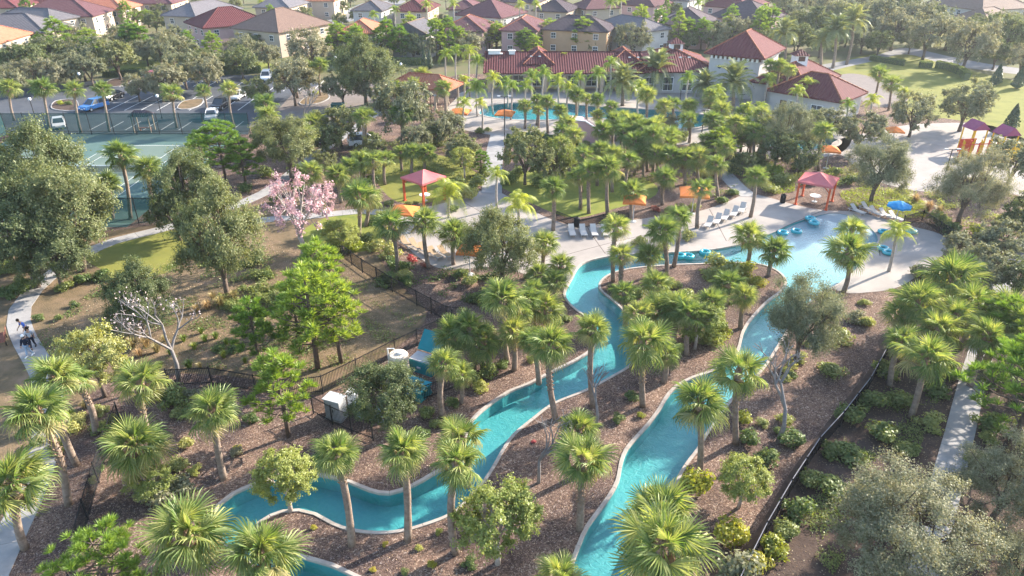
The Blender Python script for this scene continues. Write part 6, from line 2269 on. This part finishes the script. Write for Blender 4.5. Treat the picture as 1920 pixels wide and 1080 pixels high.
# bare trees, cypresses
for cu, vt, b, lab in ((1112, 690, (1116, 800), 'leafless white-branched tree on the river island'), (985, 790, (1010, 905), 'leafless spreading tree at the island edge by lower bend'), (1475, 655, (1458, 830), 'leafless pale tree with long side branches at right bank'), (568, 165, (574, 252), 'bare twiggy tree on the entrance drive corner')):
    base = at(*b)
    h = up_at(cu, vt, base.y).z
    o = thing('bare_tree', lab, 'bare tree', base, RN.uniform(0, 6), 'leafless trees', h)
    link('trunk', BARE[len(USED) % 2][0], o)
    USED.append(('bare', h, 0, lab))
base = at(335, 712)
h = up_at(327, 560, base.y).z
o = thing('blossom_tree', 'pale blossom tree with bare grey trunk beside the picket fence', 'tree', base, .5, None, h)
link('trunk', BLOSSOM_TREE[0], o)
link('blossom', BLOSSOM_TREE[1], o)
for i, (u, v, vt, lab) in enumerate(((1865, 160, 120, 'conical dark cypress on the sunny lawn, left of two by the road'), (1906, 166, 124, 'conical dark cypress on the sunny lawn, right of two by the road'), (1893, 243, 195, 'conical dark cypress behind the play structure'), (796, 128, 88, 'slim dark cypress, left of two beside the clubhouse drive'), (806, 130, 90, 'slim dark cypress, right of two beside the clubhouse drive'))):
    base = at(u, v)
    h = up_at(u, vt, base.y).z
    k = h * (1.0 if i < 3 else .6)
    o = thing('cypress_tree', lab, 'cypress', base, i, 'conical cypresses', (k, k, h))
    link('crown', CONE, o)
    MB().tube([(0, 0, -.02), (0, 0, .5)], [.03, .015], 6).build('trunk', M['bark'], o)

# undergrowth between the belts
def scatter_shrubs(poly, n, rr, kinds, seed):
    rb = random.Random(seed)
    us, vs = [q[0] for q in poly], [q[1] for q in poly]
    k = 0
    out = []
    while k < n:
        u, v = rb.uniform(min(us), max(us)), rb.uniform(min(vs), max(vs))
        if inside(u, v, poly) and free(at(u, v), 1.0):
            out.append((rb.choice(kinds), u, v, rb.uniform(*rr), rb.uniform(.7, 1.1)))
            k += 1
    return out


# shrubs: (kind, base u, v, radius px, height factor)
SHRUBS = [('yellow_bush', 1302, 925, 40, 1.3), ('yellow_bush', 1367, 1015, 46, 1.2), ('oak_grey', 1372, 1085, 60, 1.0), ('yellow_bush', 1452, 1030, 38, 1.0), ('bush', 1490, 965, 40, .9), ('bush', 1470, 1000, 34, .8), ('yellow_bush', 1420, 1060, 34, .9), ('bush', 1515, 905, 34, .8), ('bush', 1560, 850, 34, .8), ('bush', 1590, 790, 36, .9), ('bush', 1630, 760, 36, .9), ('bush', 1650, 820, 40, .8), ('bush', 1600, 860, 40, .7), ('bush', 1560, 920, 44, .7),
          ('bush', 1660, 700, 34, .9), ('bush', 1680, 760, 40, .8), ('bush', 1400, 830, 30, .9), ('bush', 1480, 830, 36, .8), ('bush', 1440, 870, 34, .8), ('yellow_bush', 1390, 790, 26, .8), ('olive', 1580, 640, 36, .7), ('olive', 1560, 700, 34, .6), ('oak_grey', 1600, 600, 26, .7),
          ('olive', 1370, 520, 34, 1.0), ('olive', 1345, 505, 30, 1.0), ('yellow_bush', 1395, 515, 28, .9), ('olive', 1330, 520, 26, .8), ('yellow_bush', 1420, 535, 24, .8), ('olive', 1200, 460, 20, 1.0), ('olive', 1290, 450, 20, 1.0), ('olive', 1245, 470, 18, .8),
          ('lime', 1330, 640, 34, 1.0), ('yellow_bush', 1350, 625, 28, 1.0), ('olive', 1290, 560, 26, .8), ('bush', 1160, 790, 18, .8), ('bush', 1185, 745, 20, .8), ('yellow_bush', 1200, 780, 12, .9), ('olive', 1330, 590, 26, .9), ('bush', 1290, 640, 30, 1.0),
          ('bush', 880, 720, 26, 1.0), ('bush', 920, 705, 26, 1.0), ('lime', 905, 730, 22, .9), ('bush', 850, 760, 18, .9), ('lime', 835, 800, 16, .9), ('olive', 815, 800, 16, 1.0), ('bush', 940, 690, 20, .9), ('bush', 800, 780, 22, .9), ('bush', 790, 820, 24, .7),
          ('red_leaf', 772, 490, 13, 1.3), ('red_leaf', 795, 500, 8, 1.0), ('olive', 730, 480, 28, .9), ('olive', 705, 470, 26, .9), ('bush', 730, 535, 30, .9), ('olive', 690, 455, 24, .8), ('bush', 860, 520, 24, .8), ('olive', 880, 535, 20, .9), ('olive', 760, 520, 20, .8), ('cover', 640, 455, 24, .8), ('cover', 665, 470, 22, .8), ('bush', 620, 430, 20, .9), ('bush', 700, 420, 20, .9), ('olive', 720, 410, 18, .9),
          ('bush', 330, 760, 34, 1.1), ('bush', 300, 745, 26, 1.0), ('bush', 360, 780, 24, .9), ('bush', 472, 790, 20, .9), ('olive', 340, 870, 20, .8), ('yellow_bush', 445, 840, 10, .7), ('lime', 365, 885, 18, .7), ('oak_grey', 300, 940, 44, 1.0), ('oak_grey', 340, 920, 36, .9), ('olive', 230, 1000, 18, .7), ('bush', 110, 600, 12, .9), ('bush', 140, 575, 12, .9), ('bush', 75, 600, 14, .9), ('bush', 190, 525, 24, .9), ('olive', 208, 525, 16, 1.1), ('bush', 150, 530, 26, .8), ('bush', 120, 545, 24, .8), ('olive', 150, 790, 22, .8), ('olive', 190, 775, 20, .8), ('olive', 215, 790, 18, .7),
          ('bush', 470, 500, 16, .9), ('bush', 500, 520, 16, .9), ('bush', 490, 480, 14, .9), ('bush', 515, 545, 14, .9), ('bush', 455, 545, 14, .8), ('bush', 430, 580, 16, .8), ('bush', 410, 660, 18, .9), ('bush', 440, 660, 16, .9), ('blade', 0, 0, 0, 0),
          ('lime', 600, 900, 0, 0), ('yellow_bush', 588, 990, 9, 1.0), ('yellow_bush', 722, 1022, 8, 1.0), ('lime', 785, 1028, 11, .9), ('yellow_bush', 808, 1060, 13, 1.1), ('lime', 823, 1000, 10, 1.2), ('bush', 760, 1075, 12, .8), ('bush', 880, 1060, 20, .8), ('yellow_bush', 700, 1070, 9, .8),
          ('bush', 1010, 960, 14, .8), ('red_leaf', 1000, 830, 7, .7), ('bush', 1200, 555, 20, .9), ('olive', 1180, 560, 18, .9), ('bush', 1150, 545, 16, .8), ('bush', 990, 600, 22, .8), ('bush', 960, 640, 20, .8), ('bush', 1060, 600, 16, .8),
          ('bush', 850, 395, 16, .7), ('olive', 880, 375, 22, 1.1), ('olive', 895, 350, 22, 1.1), ('bush', 905, 330, 18, 1.0), ('bush', 860, 345, 18, .8), ('olive', 730, 385, 14, .7), ('olive', 765, 385, 12, .7), ('bush', 955, 345, 22, 1.1), ('bush', 970, 330, 20, 1.1), ('bush', 1010, 350, 22, .9),
          ('bush', 1280, 400, 20, .9), ('olive', 1300, 395, 16, .9), ('red_leaf', 1230, 395, 12, .8), ('olive', 1255, 400, 16, .8), ('bush', 1350, 380, 18, .8), ('bush', 1370, 365, 18, .8), ('olive', 1440, 360, 24, .9), ('olive', 1465, 345, 26, .9), ('bush', 1425, 345, 24, .9), ('cover', 1455, 330, 24, .9), ('bush', 1400, 325, 24, .9), ('bush', 1380, 310, 24, .9), ('olive', 1340, 330, 22, .9), ('olive', 1320, 335, 20, .9), ('bush', 1420, 310, 26, .9), ('bush', 1500, 320, 24, .9), ('bush', 1560, 330, 24, .8),
          ('bush', 1520, 345, 22, .9), ('bush', 1590, 345, 24, .8), ('olive', 1760, 420, 28, .8), ('bush', 1790, 440, 30, .8), ('cover', 1830, 440, 22, .9), ('bush', 1860, 445, 24, .9), ('oak_grey', 1760, 520, 36, .9), ('oak_grey', 1720, 520, 28, .9), ('oak_grey', 1800, 500, 36, .9), ('bush', 1560, 560, 18, .8), ('olive', 1620, 570, 16, .6), ('olive', 1850, 560, 30, .9), ('bush', 1870, 600, 34, .9), ('bush', 1900, 640, 34, .9), ('bush', 1770, 700, 34, .9), ('bush', 1760, 740, 34, .8), ('olive', 1740, 800, 34, .8), ('bush', 1850, 800, 36, .8), ('bush', 1830, 870, 34, .8), ('bush', 1700, 850, 30, .6),
          ('bush', 560, 360, 24, .9), ('bush', 600, 390, 18, .8), ('bush', 520, 380, 18, .8), ('bush', 460, 360, 20, .9), ('bush', 500, 330, 22, .9), ('bush', 560, 330, 24, .9), ('bush', 660, 350, 20, .9), ('bush', 700, 345, 18, .9), ('bush', 780, 265, 16, .9), ('bush', 820, 275, 18, 1.0), ('bush', 860, 262, 16, 1.0), ('bush', 700, 262, 18, 1.0), ('bush', 955, 262, 14, 1.0), ('bush', 975, 258, 12, 1.0), ('bush', 990, 262, 14, 1.0), ('bush', 1015, 264, 14, 1.0), ('bush', 1035, 270, 16, 1.0), ('bush', 1075, 272, 14, 1.0), ('bush', 1100, 276, 14, .9),
          ('bush', 1130, 275, 14, 1.2), ('bush', 1180, 278, 16, 1.0), ('bush', 1215, 275, 18, 1.0), ('bush', 1245, 280, 18, 1.0), ('olive', 1300, 285, 18, 1.0), ('olive', 1350, 300, 18, 1.0), ('bush', 900, 250, 12, 1.0), ('olive', 915, 246, 10, .8), ('cover', 592, 178, 10, .9), ('bush', 720, 190, 10, .9), ('bush', 740, 185, 12, .9), ('cover', 115, 196, 9, .9), ('bush', 130, 197, 9, .9), ('bush', 140, 210, 0, 0), ('bush', 1340, 270, 18, 1.0), ('bush', 1390, 272, 16, 1.0), ('bush', 1280, 262, 16, 1.0)]
UNDER = []
SHRUBS += scatter_shrubs([(100, 780), (330, 740), (480, 760), (440, 900), (330, 980), (160, 900)], 20, (12, 24), ['olive', 'bush', 'lime', 'oak_grey'], 11)
SHRUBS += scatter_shrubs([(0, 720), (120, 740), (110, 900), (0, 960)], 9, (14, 24), ['olive', 'bush'], 12)
SHRUBS += scatter_shrubs([(960, 560), (1100, 520), (1060, 660), (960, 700)], 12, (12, 20), ['bush', 'olive'], 14)
SHRUBS += scatter_shrubs([(1160, 540), (1400, 530), (1380, 640), (1250, 690), (1190, 600)], 14, (14, 22), ['bush', 'olive', 'lime'], 15)
SHRUBS += scatter_shrubs([(1500, 640), (1640, 580), (1640, 660), (1480, 800), (1400, 840)], 12, (12, 22), ['olive', 'bush'], 16)
UNDER.append([(1010, 345), (1060, 280), (1440, 290), (1440, 345), (1340, 372), (1240, 350)])
UNDER.append([(540, 345), (600, 270), (880, 258), (900, 330), (720, 345), (640, 370)])
UNDER.append([(1430, 350), (1450, 280), (1560, 300), (1740, 360), (1920, 400), (1920, 440), (1780, 425), (1600, 350)])
SHRUBS += scatter_shrubs([(1700, 560), (1930, 540), (1930, 880), (1840, 900), (1850, 700), (1760, 720)], 22, (24, 36), ['bush', 'olive', 'bush'], 4)
SHRUBS += scatter_shrubs([(0, 560), (0, 470), (160, 470), (90, 520), (40, 560)], 10, (16, 26), ['bush'], 5)
UNDER.append([(350, 480), (480, 470), (540, 560), (480, 620), (400, 560)])
UNDER.append([(700, 470), (760, 500), (900, 520), (1000, 520), (990, 600), (880, 570), (760, 540)])
for k, u, v, r_, zs in SHRUBS:
    if r_ < 6:
        continue
    simple('shrub', 'shrub', {'bush': 'green shrub', 'yellow_bush': 'yellow-green shrub', 'lime': 'light green shrub', 'olive': 'olive shrub', 'oak_grey': 'grey-green shrub', 'cover': 'bright green shrub', 'red_leaf': 'red-leaved shrub'}[k], 'garden shrubs', BUSH[k], u, v, r_, zs)
for k, u, v, r_ in [('straw_grass', 250, 652, 26), ('straw_grass', 275, 650, 26), ('straw_grass', 295, 660, 22), ('straw_grass', 262, 668, 20), ('straw_grass', 238, 640, 20), ('straw_grass', 390, 580, 22), ('straw_grass', 415, 574, 24), ('straw_grass', 440, 562, 22), ('straw_grass', 370, 585, 18), ('straw_grass', 400, 562, 18),
                    ('blade', 345, 640, 16), ('blade', 365, 655, 16), ('blade', 385, 640, 16), ('blade', 355, 690, 20), ('blade', 378, 625, 14), ('blade', 405, 635, 16), ('blade', 425, 645, 14), ('blade', 420, 670, 16), ('blade', 445, 650, 16), ('blade', 300, 690, 16), ('blade', 320, 665, 14), ('blade', 460, 680, 14),
                    ('straw_grass', 375, 690, 14), ('straw_grass', 410, 695, 14), ('straw_grass', 310, 640, 16), ('straw_grass', 1740, 395, 22), ('straw_grass', 1715, 380, 20), ('straw_grass', 1760, 400, 18), ('straw_grass', 180, 780, 18), ('blade', 135, 780, 18), ('straw_grass', 160, 765, 18), ('blade', 175, 1010, 14), ('blade', 210, 985, 12)]:
    simple('grass_clump', 'grass clump', 'straw-coloured grass clump' if k == 'straw_grass' else 'green grass clump', 'ornamental grass clumps', GRASS[k], u, v, r_, 1.0, 'blades')


def carpet(name, label, pts, n, h, leaf, mat, seed, cat='ground cover', clump=False):
    """low leaf carpet over a patch"""
    rng = np.random.default_rng(seed)
    poly = px(pts)
    xs, ys = [p.x for p in poly], [p.y for p in poly]
    got, k = [], 0
    while k < n:
        Q = np.stack([rng.uniform(min(xs), max(xs), 2 * n), rng.uniform(min(ys), max(ys), 2 * n)], 1)
        if clump:
            x, y = Q[:, 0], Q[:, 1]
            Q = Q[np.sin(x * .9 + 2 * np.sin(y * .5)) * np.sin(y * 1.1 + 1.7 * np.sin(x * .6)) + rng.normal(0, .25, len(Q)) > .35]
        Q = Q[np_inside(Q, poly)]
        Q = Q[~np_inside(Q, RIVER)]
        got.append(Q)
        k += len(Q)
    P = np.concatenate(got)[:n]
    P = np.column_stack([P, h * rng.uniform(.05, 1, n) * (0.6 + .4 * np.sin(P[:, 0] * 1.7) * np.sin(P[:, 1] * 2.1))])
    V, F = leaf_arrays(P, np.tile([0, 0, 1.], (n, 1)), leaf, .5, rng)
    o = link(name, np_mesh(name, V, F, mat))
    tag(o, label, cat, None, 'stuff')
    return o


carpet('ground_cover', 'bright green leafy ground cover behind the right loungers', [(1572, 362), (1620, 350), (1700, 360), (1745, 385), (1735, 408), (1690, 412), (1640, 392), (1590, 388)], 9000, .55, .14, M['cover'], 5)
carpet('ground_cover', 'bright green leafy ground cover beside the far corner gazebo', [(1440, 335), (1490, 330), (1490, 360), (1450, 366), (1430, 352)], 3000, .5, .14, M['cover'], 6)
carpet('fallen_leaves', 'pale fallen leaves and bark chips over the mulch', [(0, 1100), (0, 960), (180, 850), (300, 760), (560, 800), (700, 820), (960, 600), (1080, 520), (1400, 520), (1560, 560), (1680, 560), (1640, 640), (1400, 1000), (1350, 1100)], 26000, .02, .075, M['litter'], 7, 'litter')
carpet('fallen_leaves', 'fallen leaves on the shaded ground beyond the long fence', [(1400, 1100), (1500, 900), (1640, 700), (1930, 640), (1960, 1100)], 7000, .02, .09, M['litter'], 8, 'litter')
carpet('low_weeds', 'scattered low green weeds over the pine straw slope', [(60, 640), (200, 520), (480, 460), (640, 520), (600, 700), (330, 690), (200, 720)], 12000, .30, .15, M['bush'], 9, clump=True)  # weeds thickened to darken ground where cast shade is missing
carpet('low_weeds', 'scattered low weeds beyond the long black fence', [(1480, 1000), (1560, 850), (1700, 680), (1780, 700), (1700, 900), (1560, 1080)], 6000, .35, .13, M['bush'], 10, clump=True)

for i, (pl, wh) in enumerate(zip(UNDER, ('under the palms behind the sun deck', 'left of the straight deck path', 'between the beach pool and playground', 'right of the dry lawn oaks', 'between picket fence and sun deck'))):
    carpet('undergrowth', 'tangled green undergrowth ' + wh, pl, 9000, 1.1, .20, M['bush'] if i != 2 else M['olive'], 20 + i, 'undergrowth', True)
carpet('fallen_leaves', 'pine needles and fallen leaves over the tan slope', [(60, 640), (200, 520), (480, 440), (700, 500), (800, 590), (640, 690), (330, 690), (200, 720)], 14000, .02, .11, M['litter'], 31, 'litter')
carpet('low_weeds', 'low weeds added in place of shade in the fenced yard', [(560, 520), (700, 520), (800, 590), (720, 660), (620, 690)], 4000, .2, .13, M['bush'], 32, clump=True)  # extra weeds darken the yard instead of a tree shadow


def hedge(label, pts, w, h, seed, mat='bush'):
    rng = np.random.default_rng(seed)
    line = smooth_line(px(pts), .4)
    n = int(len(line) * 130 * h)
    idx = rng.integers(0, len(line) - 1, n)
    P, N = [], []
    for i in idx:
        a, b = line[i], line[i + 1]
        d = (b - a).normalized()
        s = rng.uniform(-1, 1)
        z = rng.uniform(0.02, 1) * h
        if rng.random() < .45:
            s, nz = (1 if s > 0 else -1), .3
        else:
            z, nz = h, 1.0
        p = a.lerp(b, rng.random()) + Vector((-d.y, d.x, 0)) * s * w / 2
        P.append((p.x, p.y, z))
        N.append((-d.y * s, d.x * s, nz))
    P = np.array(P) + rng.normal(0, .05, (n, 3))
    o = thing('hedge', label, 'hedge', line[0])
    P -= np.array([line[0].x, line[0].y, 0])
    P[:, 2] = np.maximum(P[:, 2], .03)
    V, F = leaf_arrays(P, np.array(N), .16, .6, rng)
    link('foliage', np_mesh('foliage', V, F, M[mat]), o)
    core = MB()
    for a, b in zip(line[:-1], line[1:]):
        d = (b - a).normalized()
        s = Vector((-d.y, d.x, 0)) * w * .42
        a_, b_ = a - line[0], b - line[0]
        core.prism([(a_ - s)[:2], (b_ - s)[:2], (b_ + s)[:2], (a_ + s)[:2]], 0, h * .9)
    core.build('stems', M['cypress'], o)


hedge('clipped hedge along the back of the car park', [(195, 144), (280, 141), (420, 139), (490, 136)], 1.4, 1.3, 1)
hedge('clipped hedge beyond the entrance drive', [(560, 122), (640, 120), (790, 122)], 1.4, 1.4, 2)
hedge('long low clipped hedge on the sunny lawn', [(1632, 113), (1660, 118), (1694, 123)], 1.2, 1.1, 3)
hedge('short clipped hedge block on the sunny lawn', [(1723, 126), (1746, 127)], 1.6, 1.2, 4)
hedge('curving clipped hedge on the sunny lawn', [(1755, 127), (1780, 132), (1800, 140), (1812, 150)], 1.3, 1.4, 5)
hedge('low hedge between the main pool deck and path', [(955, 268), (1000, 262), (1040, 270)], 1.0, 1.0, 6)
hedge('hedge along the deck below the pool palms', [(1270, 300), (1340, 312), (1400, 330)], 1.2, .9, 7, 'olive')

# labels for everything planted from the tables
from collections import defaultdict
byz = defaultdict(list)
for o, kd, u, v in PEND:
    byz[(kd, zone(u, v))].append((u, v, o))
for (kd, zn), L_ in byz.items():
    L_.sort(key=lambda t: t[0])
    n = len(L_)
    for i, (u, v, o) in enumerate(L_):
        if n == 1:
            o['label'] = kd + ' ' + zn if len((kd + ' ' + zn).split()) >= 4 else 'lone ' + kd + ' ' + zn
        elif n == 2:
            o['label'] = '%s %s, %s of the two' % (kd, zn, ('left', 'right')[i])
        else:
            o['label'] = '%s %s, %s of %d from the left' % (kd, zn, ORD[i] if i < n - 1 else 'last', n)

# ------------------------------------------------------------------ haze
m_, n_, l_, o_ = new_mat('thin_haze')
pv_ = n_.new('ShaderNodeVolumePrincipled')
pv_.inputs['Color'].default_value = (0.82, 0.91, 1.0, 1)
pv_.inputs['Density'].default_value = 0.00016
pv_.inputs['Anisotropy'].default_value = 0.35
l_.new(pv_.outputs[0], o_.inputs['Volume'])
hz = MB().box(-640, 640, -80, 720, -2.2, 36).build('haze', m_)
tag(hz, 'thin pale haze over the whole resort', 'haze', None, 'stuff')
